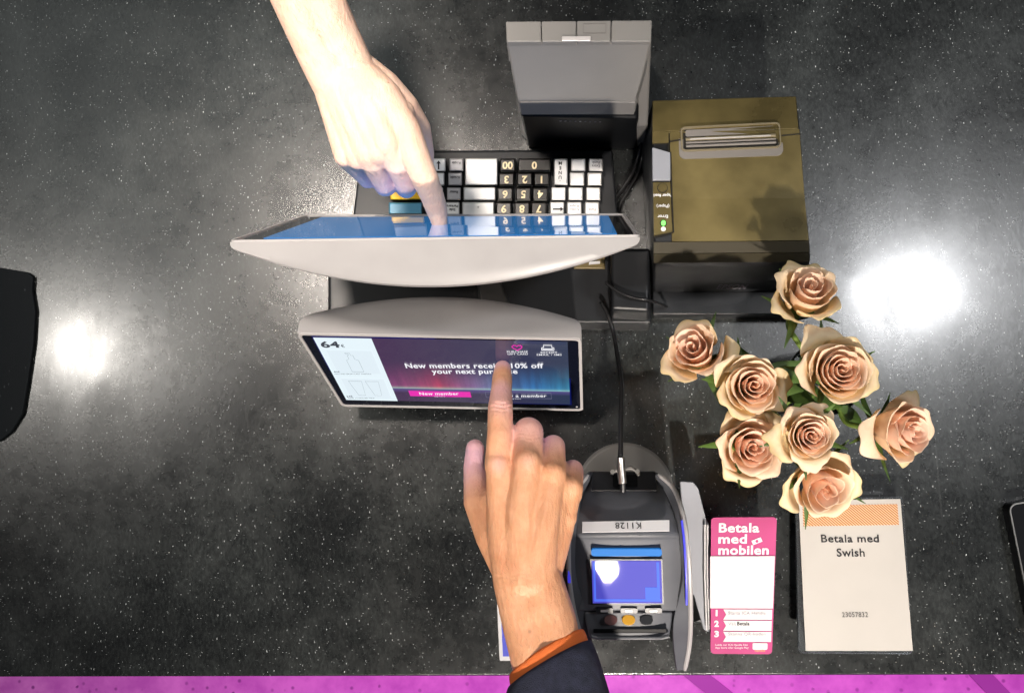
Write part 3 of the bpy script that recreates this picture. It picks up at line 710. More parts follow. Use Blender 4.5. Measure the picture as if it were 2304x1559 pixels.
# label
lf = QF(P(1310, 1174, .1185), P(1506, 1170, .1185), P(1310, 1197, .1225), P(1506, 1194, .1225))
lb = plate_obj('asset_label', lf, 0, 0, 1, 1, -.001, .0006, 'label', te)
ptext('K1128', lf, 1384, 1442, 1176, 1190, lb, 'ink', .0, .0009, flip=True)
# cable notch
v1 = hexa([P(1330, 1105, .09), P(1478, 1105, .09), P(1476, 1060, .075), P(1332, 1060, .075)], [P(1330, 1104, .1025), P(1478, 1104, .1025), P(1474, 1062, .088), P(1333, 1062, .088)])
obj('rear_block', *v1, 'termdark', te, bevel=.001)
v, f = tube([P(x, y, z) for x, y, z in ((1377, 1068, .092), (1379, 1060, .092), (1420, 1052, .094), (1434, 1060, .092), (1436, 1070, .092))], .002, 8); obj('cable_bracket', v, f, 'grey2', te)
v1 = hexa([P(1379, 1094, .095), P(1434, 1094, .095), P(1434, 1068, .09), P(1379, 1068, .09)], [P(1379, 1094, .1035), P(1434, 1094, .1035), P(1434, 1068, .0925), P(1379, 1068, .0925)])
obj('cable_opening', *v1, 'gloss', te)
for x, y in ((1378, 1061), (1434, 1060)):
    v, f = disc(P(x, y, .096), (0, 0, 1), .0022, 10, .002); obj('screw', v, f, 'metal', te)
# side fins with light rims and blue light
def fin(outer, inner, nm='side_fin'):
    O = spline([P(*p) for p in outer], 6); I = spline([P(*p) for p in inner], 6)
    n_ = min(len(O), len(I)); O, I = O[:n_], I[:n_]; dz = Vector((0, 0, -.012))
    v_, f_ = loft([[o_, i_, i_+dz, o_+dz] for o_, i_ in zip(O, I)]); fo = obj(nm, v_, f_, 'term', te, bevel=.0006)
    r = [.0014]+[.0023]*(n_-2)+[.0014]
    v_, f_ = tube(O, r, 8); obj('fin_rim', v_, f_, 'rim' if False else 'shell', fo)
    return fo
orr = [(1482, 1066, .09), (1515, 1098, .1), (1535, 1150, .116), (1546, 1215, .122), (1552, 1300, .115), (1554, 1390, .095), (1551, 1450, .065), (1541, 1506, .03)]
irr = [(1470, 1068, .088), (1500, 1112, .098), (1520, 1160, .112), (1530, 1220, .118), (1536, 1300, .11), (1516, 1392, .09), (1516, 1450, .062), (1523, 1508, .03)]
fo = fin(orr, irr)
v, f = tube(spline([P(1534, 1170, .1215), P(1540, 1225, .1235), P(1544, 1300, .118), P(1545, 1360, .108)], 6), .0010, 6); obj('blue_light_strip', v, f, 'glow', fo)
oll = [(1322, 1068, .09), (1300, 1100, .1), (1287, 1150, .116), (1280, 1215, .122), (1281, 1300, .115), (1292, 1375, .095), (1309, 1435, .07), (1328, 1498, .03)]
ill = [(1332, 1070, .088), (1313, 1112, .098), (1302, 1160, .112), (1295, 1220, .118), (1297, 1300, .11), (1318, 1375, .09), (1330, 1435, .066), (1340, 1500, .03)]
fo = fin(oll, ill)
v, f = tube(spline([P(1283, 1200, .1235), P(1279, 1250, .121), P(1281, 1310, .116)], 6), .0014, 6); obj('blue_light_strip', v, f, 'glow', fo)

# cables
def cable(name, pts, r, label, m='cable', k=8, group=None):
    v_, f_ = tube(spline([P(*p) for p in pts], k), r, 10); o = obj(name, v_, f_, m, smooth=True); return tag(o, label, 'cable', group)
ca = thing('terminal_cable', P(1397, 950, 0), 'thin black cable with metal sleeve plugged into the card terminal', 'cable')
v, f = tube(spline([P(*p) for p in ((1353, 680, .036), (1366, 705, .037), (1380, 750, .035), (1391, 810, .05), (1398, 870, .07), (1397, 950, .09), (1396, 1032, .104))], 8), .0023, 10)
obj('cord', v, f, 'cable', ca, smooth=True)
v, f = tube([P(1396, 1030, .104), P(1398, 1060, .106), P(1401, 1088, .107)], .0040, 14); obj('metal_sleeve', v, f, 'metal', ca, bevel=.0005)
v, f = tube([P(1401, 1086, .107), P(1402, 1106, .105)], .0028, 10); obj('plug', v, f, 'black', ca)
cable('device_cable', [(1448, 270, .05), (1446, 300, .03), (1440, 340, .012), (1425, 385, .006), (1400, 425, .004), (1385, 448, .004), (1378, 500, .004), (1376, 560, .004)], .0024, 'left one of two black cables running from grey device past keyboard', group='cables beside keyboard')
cable('device_cable', [(1452, 280, .04), (1452, 310, .02), (1447, 350, .008), (1433, 395, .004), (1410, 435, .004), (1394, 465, .004), (1388, 520, .004), (1386, 570, .004)], .0024, 'right one of two black cables between keyboard and bronze printer', group='cables beside keyboard')
cable('loose_cable', [(1362, 635, .058), (1385, 652, .059), (1420, 668, .059), (1463, 676, .057), (1500, 690, .030)], .0016, 'thin black cable lying across black box left of printer')

# ------------------------------------------------------------------ signs
ho = thing('leaflet_holder', P(1560, 1250, 0), 'grey acrylic leaflet holder between card terminal and pink payment card', 'leaflet holder')
pl = [(1530, 1083, .055), (1560, 1084, .055), (1572, 1100, .055), (1588, 1165, .054), (1598, 1183, .05), (1600, 1425, .03), (1583, 1415, .03), (1562, 1340, .03), (1552, 1330, .03)]
pts = [P(*p) for p in pl]; v1 = hexa([p-Vector((0, 0, .004)) for p in pts], pts); obj('back_plate', *v1, 'translucent', ho, bevel=.001)
for dx in (0, 6):
    v, f = tube([P(1586+dx, 1180, .058), P(1586+dx, 1300, .046), P(1590+dx, 1416, .034)], .0010, 6); obj('ridge', v, f, 'cardwhite', ho)
v1 = hexa([P(1560, 1400, 0), P(1700, 1400, 0), P(1700, 1330, 0), P(1560, 1330, 0)], [P(1575, 1395, .025), P(1690, 1395, .025), P(1690, 1340, .030), P(1575, 1340, .030)])
obj('foot', *v1, 'black', ho, bevel=.001)
pc = QF(P(1600, 1164, .072), P(1748, 1163, .072), P(1599, 1470, .036), P(1737, 1471, .036))
card = thing('payment_card', P(1670, 1320, .03), 'pink card reading Betala med mobilen, tilted in its holder', 'sign card')
v, f = pc.rslab(0, 0, 1, 1, .004, -.0015, 0); obj('card', v, f, 'pink', card)
def ct(t, x0, x1, yb, yt, m, bold=0, lift=.0006, **k): return ptext(t, pc, x0, x1, yb, yt, card, m, bold, lift, **k)
ct('Betala', 1617, 1708, 1196, 1176, 'label', .025); ct('med', 1616, 1680, 1221, 1201, 'label', .025); ct('mobilen', 1616, 1729, 1246, 1226, 'label', .025)
nf = [(.62, .165), (.76, .14), (.79, .17), (.65, .195)]
v = [pc.p(a, b, .0006) for a, b in nf]; obj('banknote_icon', v, [[0, 1, 2, 3]], 'label', card)
v, f = disc(pc.p(.705, .168, .0006), pc.n, .0016, 12, .0002); obj('banknote_icon', v, f, 'pink', card)
plate_obj('white_sticker', pc, -.015, .275, .985, .655, .0004, .0010, 'cardwhite', card)
for i, t in enumerate(('Starta ICA Handla', 'Välj', 'Skanna QR-koden')):
    y0 = .665+i*.083; y1 = y0+.075
    pts = [(.20, y0), (.975, y0), (.975, y1), (.20, y1), (.245, (y0+y1)/2)]
    v = [pc.p(a, b, .0005) for a, b in pts]; obj('step_field', v, [[0, 1, 2, 4], [2, 3, 4]], 'cardwhite', card)
    yy = (1384, 1408, 1431)[i]
    ct(str(i+1), (1610, 1607, 1607)[i], (1614, 1617, 1617)[i], yy, yy-13, 'label', .04)
    ct(t, 1638, (1722, 1655, 1722)[i], yy-3, yy-10, 'inkgrey', 0, .0009)
ct('Betala', 1658, 1686, 1405, 1397, 'ink', .02, .0009)
ct('Ladda ner ICA Handla från', 1609, 1682, 1451, 1447, 'label'); ct('App Store eller Google Play', 1609, 1684, 1457.5, 1453.5, 'label')
v, f = pc.rslab(.68, .915, .92, .965, .0015, .0, .0006); obj('card_icon', v, f, 'cardwhite', card)
ct('handla', 1698, 1721, 1464, 1459, 'keyorange', .02, .0009)

wf = QF(P(1790, 1122, .020), P(2032, 1117, .020), P(1797, 1469, .030), P(2054, 1471, .030))
sg = thing('table_sign', P(1920, 1300, .0), 'white Betala med Swish sign with orange striped band in clear acrylic', 'table sign')
v, f = wf.rslab(0, 0, 1, 1, .004, -.005, -.0006); obj('acrylic_sleeve', v, f, 'acrylic', sg, bevel=.0008)
v, f = wf.ring(0, 0, 1, 1, .004, .0009, -.0008, .0004); obj('acrylic_edge', v, f, 'acrylic', sg)
ppf = QF(P(1796, 1126, .0204), P(2025, 1122, .0204), P(1812, 1463, .0304), P(2053, 1463, .0304))
pap = plate_obj('paper', ppf, 0, 0, 1, 1, .0006, .0010, 'paper', sg)
q = ppf.sub(.035, .035, .965, .175); plate_obj('striped_band', q, 0, 0, 1, 1, .0012, .0014, 'stripes', pap)
ptext('Betala med', ppf, 1847, 1977, 1219, 1202, pap, 'ink', .018, .0014); ptext('Swish', ppf, 1882, 1945, 1251, 1233, pap, 'ink', .018, .0014)
ptext('23057832', ppf, 1894, 1952, 1387, 1376, pap, 'ink', .0, .0014)
v1 = hexa([P(1815, 1462, 0), P(2040, 1462, 0), P(2040, 1440, 0), P(1815, 1440, 0)], [P(1815, 1462, .0245), P(2040, 1462, .0245), P(2040, 1440, .0245), P(1815, 1440, .0245)]); obj('acrylic_foot', *v1, 'acrylic', sg)
v1 = hexa([P(1815, 1150, 0), P(2020, 1150, 0), P(2020, 1130, 0), P(1815, 1130, 0)], [P(1815, 1150, .0145), P(2020, 1150, .0145), P(2020, 1130, .0145), P(1815, 1130, .0145)]); obj('acrylic_foot', *v1, 'acrylic', sg)

bc = QF(P(1118, 1358, .004), P(1272, 1356, .004), P(1124, 1486, .004), P(1272, 1486, .004))
b_ = thing('blue_card', P(1190, 1420, 0), 'small blue card with white border half hidden under the sleeved wrist', 'card')
v, f = bc.rslab(0, 0, 1, 1, .0015, -.0042, 0); obj('white_border', v, f, 'cardwhite', b_, bevel=.0004)
plate_obj('blue_face', bc, .055, .07, .945, .92, .0002, .0006, 'bluecard', b_)

ph = QF(P(2268, 1135, .012), P(2500, 1095, .012), P(2330, 1440, .012), P(2560, 1400, .012))
p_ = thing('dark_tablet', P(2400, 1270, 0), 'black glossy slab with thin shiny rim at the right edge', 'tablet')
v, f = ph.rslab(0, 0, 1, 1, .008, -.0125, 0); obj('slab', v, f, 'gloss', p_)
v, f = ph.ring(0, 0, 1, 1, .008, .0012, -.001, .0008); obj('rim', v, f, 'metal', p_)
# dark reflection in the counter at left edge, put in as a thin black sheet
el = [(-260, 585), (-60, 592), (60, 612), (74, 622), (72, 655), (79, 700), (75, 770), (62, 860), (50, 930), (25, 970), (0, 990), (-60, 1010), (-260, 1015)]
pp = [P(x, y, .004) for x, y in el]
ta = thing('reflection_patch', P(-80, 800, 0), 'dark counter reflection put in as a thin black sheet at the left edge', 'mat')  # no real mat: the sheet stands in for a dark reflection
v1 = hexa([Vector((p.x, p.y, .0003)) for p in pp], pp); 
M['mat'] = mat('reflection_black', (.006, .007, .008), .75, var=.3, vscale=40, bump=.2, bscale=700, spec=.2)  # colour of the painted dark reflection
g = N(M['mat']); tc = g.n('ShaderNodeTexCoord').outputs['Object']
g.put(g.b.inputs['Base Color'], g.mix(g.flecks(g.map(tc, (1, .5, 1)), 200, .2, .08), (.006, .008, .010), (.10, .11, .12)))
obj('dark_patch', *v1, 'mat', ta, bevel=.001)

rnd = random.Random(11); parts = []
for i in range(90):
    x, y = (rnd.uniform(20, 2290), rnd.uniform(20, 1500)) if i > 45 else (rnd.gauss(2150, 60), rnd.gauss(1470, 28))
    q = P(x, min(y, 1512), 0); rr = rnd.uniform(.0002, .0007)*(1.8 if i in (3, 9) else 1)
    L_ = []
    for zz, k_ in ((0, .8), (.6, 1), (1.2, .5)):
        L_.append([q+Vector((math.cos(t)*rr*k_*rnd.uniform(.6, 1.2), math.sin(t)*rr*k_*rnd.uniform(.6, 1.2), .0001+zz*rr*.7)) for t in [2*math.pi*j/6 for j in range(6)]])
    parts.append(loft(L_))
o = obj('crumbs', *merge(*parts), mat('pale_crumb', (.55, .54, .50), .8)); tag(o, 'tiny pale crumbs and dust scattered over the black counter', 'crumbs', kind='stuff')
# ------------------------------------------------------------------ roses
def petal_bloom(R, Hh, seed, wild=1.0, Np=21, tone=0.):
    rnd = random.Random(seed); V_, F_, C_ = [], [], []
    nu, nv = 16, 12; ang = rnd.random()*6.28
    for i in range(Np):
        t = i/(Np-1); ang += 2.399+rnd.uniform(-.35, .35)
        rm = R*(.04+.80*t**1.0); base = rm*.30+R*.01
        wd = 2.1*(1-t)+.86*t+rnd.uniform(-.08, .1)
        top_z = Hh*(.93+.10*min(1, t*2.2)-.34*t**2.4)+Hh*rnd.uniform(-.025, .025)
        curl = (.02+.21*t**1.3)*R*rnd.uniform(.7, 1.35)*(wild if t > .6 else 1)
        outer = t > .80
        if outer and rnd.random() < .45*wild: curl *= 1.5; top_z *= .86
        ph1, ph2 = rnd.random()*6.28, rnd.random()*6.28; fr1 = rnd.uniform(2, 4.5); notch = rnd.uniform(.0, .05)
        tw = rnd.uniform(.03, .10)*R*(.3+t); off = len(V_); ye = rnd.random()
        for b in range(nv+1):
            v_ = b/nv
            ws = .55+.45*math.sin(min(1, v_*1.25)*math.pi/2)
            if v_ > .8: ws *= 1-.30*((v_-.8)/.2)**2
            for a in range(nu+1):
                u = 2*a/nu-1
                th = ang+u*wd*ws
                edge = 1-.16*abs(u)**2.4-notch*math.exp(-(u*4)**2)*t + .022*math.sin(u*fr1*3+ph1)*(.3+t)
                ve = v_*edge
                r = base+(rm-base)*math.sin(min(1, ve*1.15)*math.pi/2)**.75
                z = top_z*ve
                L = max(0, (ve-.62)/.38)
                r += curl*L*L*(1+.25*math.sin(u*fr1+ph2)); z -= curl*.85*L**3
                r += tw*u*(.4+.6*v_)
                rip = .018*R*L*math.sin(u*8+ph2)*(.2+t)
                r += rip; z += rip*.7
                V_.append((r*math.cos(th), r*math.sin(th), z))
                rimf = max(0, (v_-.86)/.14)
                C_.append((min(1, max(0, tone+min(1, max(0, (t-.42)/.58))**.9*(.80+.3*ye))), min(1, L*1.1)*(.25+.75*t), min(1, (1-v_)**2*.6*t + (rimf*.9 if outer else rimf*.15)*(ye > .3)), 1))
        for b in range(nv):
            for a in range(nu):
                q = off+b*(nu+1)+a; F_.append([q, q+1, q+nu+2, q+nu+1])
    return V_, F_, C_
def leaf_strip(p0, d, side, L, wd, curl, n=8):
    d = d.normalized(); side = (side-d*side.dot(d)).normalized(); up = side.cross(d)
    V_, F_ = [], []
    for i in range(n+1):
        t = i/n; c_ = p0+d*L*t+up*curl*L*(t*t); w_ = wd*math.sin(math.pi*min(1, t**.7*.96+.03))*(1-t*.35)+.0003
        V_ += [c_-side*w_+up*w_*.35, c_, c_+side*w_+up*w_*.35]
        if i: 
            k_ = 3*i; F_ += [[k_-3, k_-2, k_+1, k_], [k_-2, k_-1, k_+2, k_+1]]
    return V_, F_
vc = P(1765, 868, 0); vase_top = .125
ROSES = [ # px, py, z(centre of bloom), R px, tilt (world x,y), seed, label
 (1816, 660, .185, 76, (.06, .42), 3, 'topmost peach rose leaning toward the pale glare on counter'),
 (1566, 790, .175, 74, (-.45, .30), 5, 'peach rose farthest left, lying beside the printer base'),
 (1692, 868, .195, 76, (.05, -.04), 8, 'cream pink spiral rose right of and below the leftmost rose'),
 (1888, 834, .200, 84, (.05, .05), 13, 'largest open peach rose below the topmost one'),
 (1688, 1005, .185, 80, (.14, -.12), 17, 'pink hearted rose nearest the card terminal, one petal spread out'),
 (1822, 980, .210, 66, (.02, -.05), 21, 'small tightly spiralled rose in the middle of the bunch'),
 (2026, 966, .165, 80, (.55, -.12), 26, 'pale pink rose leaning out farthest right'),
 (1850, 1095, .150, 84, (.12, -.45), 31, 'lowest pale rose overhanging the striped sign'),
]
rnd = random.Random(4)
for (px, py, z, Rp, (tx, ty), seed, lab) in ROSES:
    R = S(Rp, z)*1.07; Hh = R*1.15; ax = Vector((tx, ty, 1)).normalized()
    cc = P(px, py, z); bp_ = cc-ax*Hh*.62
    foot = vc+Vector((rnd.uniform(-.012, .012), rnd.uniform(-.012, .012), .006))
    ro = thing('rose', foot, lab, 'rose', 'peach roses in the glass vase')
    V_, F_, C_ = petal_bloom(R, Hh*(1.15 if seed in (3, 5, 26) else 1), seed, 1.0 if seed in (8, 13, 21) else 1.25, {3: 14, 5: 14, 8: 19, 13: 21, 17: 17, 21: 19, 26: 16, 31: 13}[seed], {3: .12, 5: -.1, 8: .1, 13: .12, 17: -.15, 21: .05, 26: -.2, 31: .1}[seed])
    rot = Vector((0, 0, 1)).rotation_difference(ax).to_matrix()
    vs = [bp_+rot@Vector(v) for v in V_]
    bl = obj('bloom', vs, F_, 'petal', ro, smooth=True)
    ca_ = bl.data.color_attributes.new('tone', 'FLOAT_COLOR', 'POINT')
    ca_.data.foreach_set('color', np.array(C_, dtype='f').ravel())
    so = bl.modifiers.new('thickness', 'SOLIDIFY'); so.thickness = .0005
    ss = bl.modifiers.new('smooth', 'SUBSURF'); ss.levels = 1; ss.render_levels = 1
    neck = vc+Vector(((cc.x-vc.x)*.16, (cc.y-vc.y)*.16, vase_top))
    v, f = tube(spline([bp_+ax*.004, bp_-ax*.03, (bp_-ax*.03).lerp(neck, .5)+Vector((0, 0, -.004)), neck, foot], 6), .0026, 8); st_ = obj('stem', v, f, 'stem', ro, smooth=True)
    v, f = loft([[bp_+rot@Vector((math.cos(a)*r, math.sin(a)*r, zz)) for a in [2*math.pi*i/12 for i in range(12)]] for r, zz in ((.0028, -.012), (.0075, -.006), (.0085, .001), (.005, .006))]); obj('calyx', v, f, 'stem', ro, smooth=True)
    for k_ in range(5):
        a = 2*math.pi*k_/5+seed; dirv = rot@Vector((math.cos(a), math.sin(a), rnd.uniform(-.1, .55)))
        v, f = leaf_strip(bp_+dirv*.004, dirv, rot@Vector((-math.sin(a), math.cos(a), 0)), R*rnd.uniform(1.0, 1.35), .0036, rnd.uniform(-.2, .25)); obj('sepal', v, f, 'leaf', ro, smooth=True)
    for k_ in range(2):
        t = rnd.uniform(.25, .7); p0 = (bp_-ax*.03).lerp(neck, t); a = rnd.random()*6.28; dirv = Vector((math.cos(a), math.sin(a), rnd.uniform(-.1, .4)))
        v, f = leaf_strip(p0, dirv, Vector((-math.sin(a), math.cos(a), 0)), rnd.uniform(.028, .045), rnd.uniform(.007, .011), rnd.uniform(-.4, .1)); obj('leaf', v, f, 'leaf', ro, smooth=True)
# vase
n_ = 40
def circ(r, z): return [vc+Vector((math.cos(a)*r, math.sin(a)*r, z)) for a in [2*math.pi*i/n_ for i in range(n_)]]
v, f = loft([circ(.030, .0005), circ(.034, .004), circ(.034, .02), circ(.030, .10), circ(.034, .130), circ(.0345, .132), circ(.032, .130), circ(.028, .10), circ(.031, .02), circ(.029, .006)])
va = thing('glass_vase', vc, 'clear glass vase holding the bunch of peach roses', 'vase')
obj('vase_glass', v, f, 'glass', va, smooth=True)

# ------------------------------------------------------------------ hands
def capsule(a, ra, b, rb, n=20):
    d = b-a; L = d.length
    if L < 1e-6: d = Vector((0, 0, 1)); L = 1e-6
    d = d/L; x = d.orthogonal().normalized(); y = d.cross(x); loops = []
    for k in range(1, 7):
        t = math.pi/2*k/6; loops.append((a-d*ra*math.cos(t), ra*math.sin(t)))
    for k in range(5, 0, -1):
        t = math.pi/2*k/6; loops.append((b+d*rb*math.cos(t), rb*math.sin(t)))
    loops.insert(6, (b, rb))
    L_ = [[c_+(x*math.cos(q)+y*math.sin(q))*r for q in [2*math.pi*i/n for i in range(n)]] for c_, r in loops]
    return loft(L_)
def body(name, chains, m, parent, voxel=.0011, smooth_it=9, tendons=(), wrinkles=(), veins=(), violet_glow=()):
    parts = []
    for ch in chains:
        pts = [(P(x, y, z), S(r, z)) for x, y, z, r in ch]
        for (a, ra), (b, rb) in zip(pts, pts[1:]): parts.append(capsule(a, ra, b, rb))
    v_, f_ = merge(*parts)
    me = bpy.data.meshes.new(name); me.from_pydata([tuple(q) for q in v_], [], f_)
    bm = bmesh.new(); bm.from_mesh(me)
    bmesh.ops.recalc_face_normals(bm, faces=bm.faces); bm.to_mesh(me); bm.free()
    t = bpy.data.objects.new('tmp', me); link(t)
    rm = t.modifiers.new('r', 'REMESH'); rm.mode = 'VOXEL'; rm.voxel_size = voxel
    s_ = t.modifiers.new('s', 'SMOOTH'); s_.factor = .5; s_.iterations = smooth_it
    bpy.context.view_layer.update()
    m2 = bpy.data.meshes.new_from_object(t.evaluated_get(bpy.context.evaluated_depsgraph_get()))
    bpy.data.objects.remove(t)
    n = len(m2.vertices); co = np.empty(n*3, 'f'); m2.vertices.foreach_get('co', co); co = co.reshape(-1, 3)
    no = np.empty(n*3, 'f'); m2.vertices.foreach_get('normal', no); no = no.reshape(-1, 3)
    upf = np.clip(no[:, 2]*1.6, 0, 1); disp = np.zeros(n, 'f')
    def seg(p, a, b):
        a, b = np.array(a), np.array(b); ab = b-a; tt = np.clip(((p-a)@ab)/(ab@ab), 0, 1)
        d = p-(a+tt[:, None]*ab); d[:, 2] *= .25
        return np.linalg.norm(d, axis=1), tt
    for (a, b, amp, wd) in tendons:
        d, tt = seg(co, P(*a), P(*b)); disp += amp*np.exp(-(d/wd)**2)*upf*np.sin(np.pi*np.clip(tt*.85+.12, 0, 1))
    for path, amp, wd in veins:
        best = np.full(n, 9.)
        pp_ = spline([P(*q) for q in path], 4)
        for a, b in zip(pp_, pp_[1:]): d, _ = seg(co, a, b); best = np.minimum(best, d)
        disp += 1.35*amp*np.exp(-(best/wd)**2)*upf
    for (j, a, b, amp, per, wd) in wrinkles:
        J = np.array(P(*j)); dd = np.array(P(*b)-P(*a)); dd = dd/np.linalg.norm(dd); q = co-J
        s = q@dd; rad = np.linalg.norm(q-s[:, None]*dd, axis=1)
        s2 = s+.0007*np.sin(q[:, 0]*420+1)
        disp += -amp*np.exp(-(s/wd)**2)*(.5+.5*np.cos(2*np.pi*s2/per))*(rad < .018)*upf
    co = co+no*disp[:, None]
    off = np.array(OFF[parent.name]); 
    bl = np.zeros(n, 'f')
    for (p0, r0, k0) in violet_glow:
        c0 = np.array(P(*p0)); bl += k0*np.exp(-(np.linalg.norm(co-c0, axis=1)/r0)**2)
    m2.vertices.foreach_set('co', (co-off).ravel()); m2.update()
    at = m2.attributes.new('violet_glow', 'FLOAT', 'POINT'); at.data.foreach_set('value', np.clip(bl, 0, 1))
    m2.polygons.foreach_set('use_smooth', [True]*len(m2.polygons)); m2.materials.clear(); m2.materials.append(M[m])
    m2.name = name; o = bpy.data.objects.new(name, m2); link(o); o.parent = parent; OFF[o.name] = OFF[parent.name].copy()
    return o, co, no
def hairs(parent, co, no, box, count, seed, dirv, L=(.004, .009)):
    rnd = random.Random(seed); idx = [i for i in range(len(co)) if box(co[i]) and no[i][2] > .05]
    V_, F_ = [], []
    for _ in range(count):
        i = rnd.choice(idx); p = Vector(co[i]); nn = Vector(no[i]); d = (Vector(dirv)+nn*.35+Vector((rnd.uniform(-.35, .35), rnd.uniform(-.35, .35), 0))).normalized()
        l = rnd.uniform(*L); s_ = nn.cross(d).normalized()*.00006; k = len(V_)
        V_ += [p-s_, p+s_, p+d*l*.5+nn*l*.12-s_*.8, p+d*l*.5+nn*l*.12+s_*.8, p+d*l+nn*l*.05]
        F_ += [[k, k+1, k+3, k+2], [k+2, k+3, k+4]]
    obj('arm_hair', V_, F_, 'hair', parent)
def nail(parent, c_, d, up, L, Wd, lift):
    d = d.normalized(); s_ = d.cross(up).normalized(); u_ = s_.cross(d); V_, F_ = [], []
    n1, n2 = 8, 8
    for j in range(n2+1):
        for i in range(n1+1):
            a = (i/n1*2-1); b = j/n2*2-1; ww = Wd*(1-.12*max(0, -b))*math.sqrt(max(.0, 1-.55*max(0, b)**4-.35*max(0, -b)**4))
            V_.append(c_+s_*ww*a+d*L*b+u_*(lift-Wd*.42*a*a-L*.10*b*b))
    for j in range(n2):
        for i in range(n1): k = j*(n1+1)+i; F_.append([k, k+1, k+n1+2, k+n1+1])
    o = obj('fingernail', V_, F_, 'nail', parent, smooth=True); s = o.modifiers.new('t', 'SOLIDIFY'); s.thickness = .0006; return o

# customer: right hand, index finger on the display, orange lined navy sleeve
cu = thing('person', P(1200, 1450, .15), 'customer hand with navy orange-lined sleeve pointing a finger at the purple display', 'person')
WR = [
 [(1232, 1690, .19, 58), (1228, 1560, .18, 58), (1190, 1400, .172, 59), (1163, 1300, .172, 54)],
 [(1290, 1690, .19, 58), (1268, 1560, .18, 58), (1236, 1400, .172, 60), (1208, 1300, .172, 56)],
 [(1171, 1290, .172, 50), (1157, 1180, .173, 41), (1155, 1070, .173, 27)], [(1190, 1290, .175, 52), (1194, 1180, .176, 41), (1215, 1074, .1735, 27)], [(1208, 1290, .17, 50), (1235, 1185, .167, 38), (1264, 1100, .163, 26)],
 [(1163, 1300, .172, 54), (1140, 1200, .172, 44), (1122, 1048, .172, 30)],
 [(1180, 1300, .175, 54), (1172, 1180, .178, 42), (1186, 1042, .180, 30)],
 [(1200, 1300, .175, 54), (1215, 1180, .176, 42), (1243, 1066, .173, 28)],
 [(1215, 1290, .168, 48), (1252, 1190, .160, 38), (1284, 1098, .160, 26)],
 [(1140, 1180, .168, 38), (1200, 1160, .170, 40), (1262, 1160, .160, 36)],
 [(1140, 1110, .168, 34), (1200, 1090, .172, 34), (1262, 1110, .162, 32)],
 [(1150, 1265, .164, 50), (1112, 1205, .156, 42), (1077, 1128, .142, 34), (1066, 1052, .130, 23.5), (1069, 1009, .124, 21)],
 [(1140, 1190, .164, 38), (1106, 1130, .150, 30)],
 [(1122, 1048, .172, 32), (1125, 978, .173, 29.5), (1126, 918, .166, 28.5), (1128, 880, .152, 24), (1130, 852, .134, 23), (1131, 829, .1185, 19)],
 [(1186, 1042, .178, 34), (1189, 972, .166, 34), (1188, 985, .136, 30), (1190, 1025, .126, 24)],
 [(1243, 1066, .173, 31), (1245, 1005, .158, 27), (1243, 1018, .132, 24), (1240, 1050, .122, 22)],
 [(1282, 1098, .160, 30), (1289, 1058, .146, 24), (1288, 1070, .124, 21), (1283, 1096, .116, 19)],
 [(1121, 1040, .1755, 28), (1126, 1075, .1735, 27)], [(1186, 1036, .1815, 31), (1186, 1070, .1795, 29)], [(1243, 1062, .176, 27), (1240, 1095, .174, 26)], [(1283, 1094, .163, 25), (1278, 1125, .161, 24)],
 [(1125, 1075, .164, 32), (1186, 1062, .168, 36), (1243, 1082, .168, 33), (1280, 1110, .158, 30)],
 [(1140, 1040, .166, 26), (1190, 1025, .164, 28), (1245, 1045, .158, 26), (1282, 1080, .150, 24)],
]
tend = [((1175, 1270, .19), (1122, 1050, .19), .0013, .0034), ((1185, 1270, .19), (1188, 1050, .2), .0014, .0034), ((1200, 1270, .19), (1243, 1070, .19), .0013, .0034), ((1215, 1260, .19), (1282, 1105, .18), .0010, .0032)]
wr = [((1126, 915, .18), (1126, 940, .18), (1126, 890, .18), .0006, .0034, .0050), ((1130, 858, .15), (1129, 880, .16), (1130, 840, .14), .0004, .002, .0026),
      ((1189, 985, .19), (1188, 1030, .18), (1190, 960, .18), .0004, .003, .005), ((1150, 1300, .19), (1150, 1330, .19), (1150, 1280, .19), .0003, .004, .008)]
ve = [([(1235, 1330, .2), (1220, 1260, .2), (1245, 1200, .2), (1235, 1130, .2)], .0008, .0018), ([(1220, 1260, .2), (1190, 1210, .2), (1215, 1140, .2), (1215, 1075, .2)], .0008, .0016),
      ([(1150, 1340, .2), (1175, 1270, .2), (1150, 1200, .2), (1160, 1120, .2), (1152, 1060, .2)], .0008, .0017), ([(1190, 1210, .2), (1160, 1180, .2)], .0006, .0015), ([(1270, 1400, .2), (1235, 1330, .2), (1260, 1260, .19)], .0007, .0018)]
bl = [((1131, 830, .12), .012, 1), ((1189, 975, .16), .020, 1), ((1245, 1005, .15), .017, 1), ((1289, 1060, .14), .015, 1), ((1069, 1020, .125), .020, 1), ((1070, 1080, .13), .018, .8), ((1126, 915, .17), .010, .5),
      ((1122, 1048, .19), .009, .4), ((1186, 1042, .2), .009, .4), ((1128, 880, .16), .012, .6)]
hb, co, no = body('hand_and_arm', WR, 'skin_a', cu, tendons=tend, wrinkles=wr, veins=ve, violet_glow=bl)
lo, hi = P(1150, 1480, .17).y, P(1150, 1240, .17).y
hairs(hb, co, no, lambda p: lo < p[1] < hi, 260, 5, (-.3, .9, 0), (.003, .007))
dtip = P(1131, 826, .1175)-P(1130, 852, .134); nail(hb, P(1130.5, 836, .1245)+Vector((0, 0, 0)), dtip, Vector((0, .35, 1)), .0058, .0052, .0071)
thd = P(1070, 1007, .122)-P(1068, 1048, .128); nail(hb, P(1069, 1012, .1235), thd, Vector((-.35, .1, 1)), .0058, .0052, .0080)
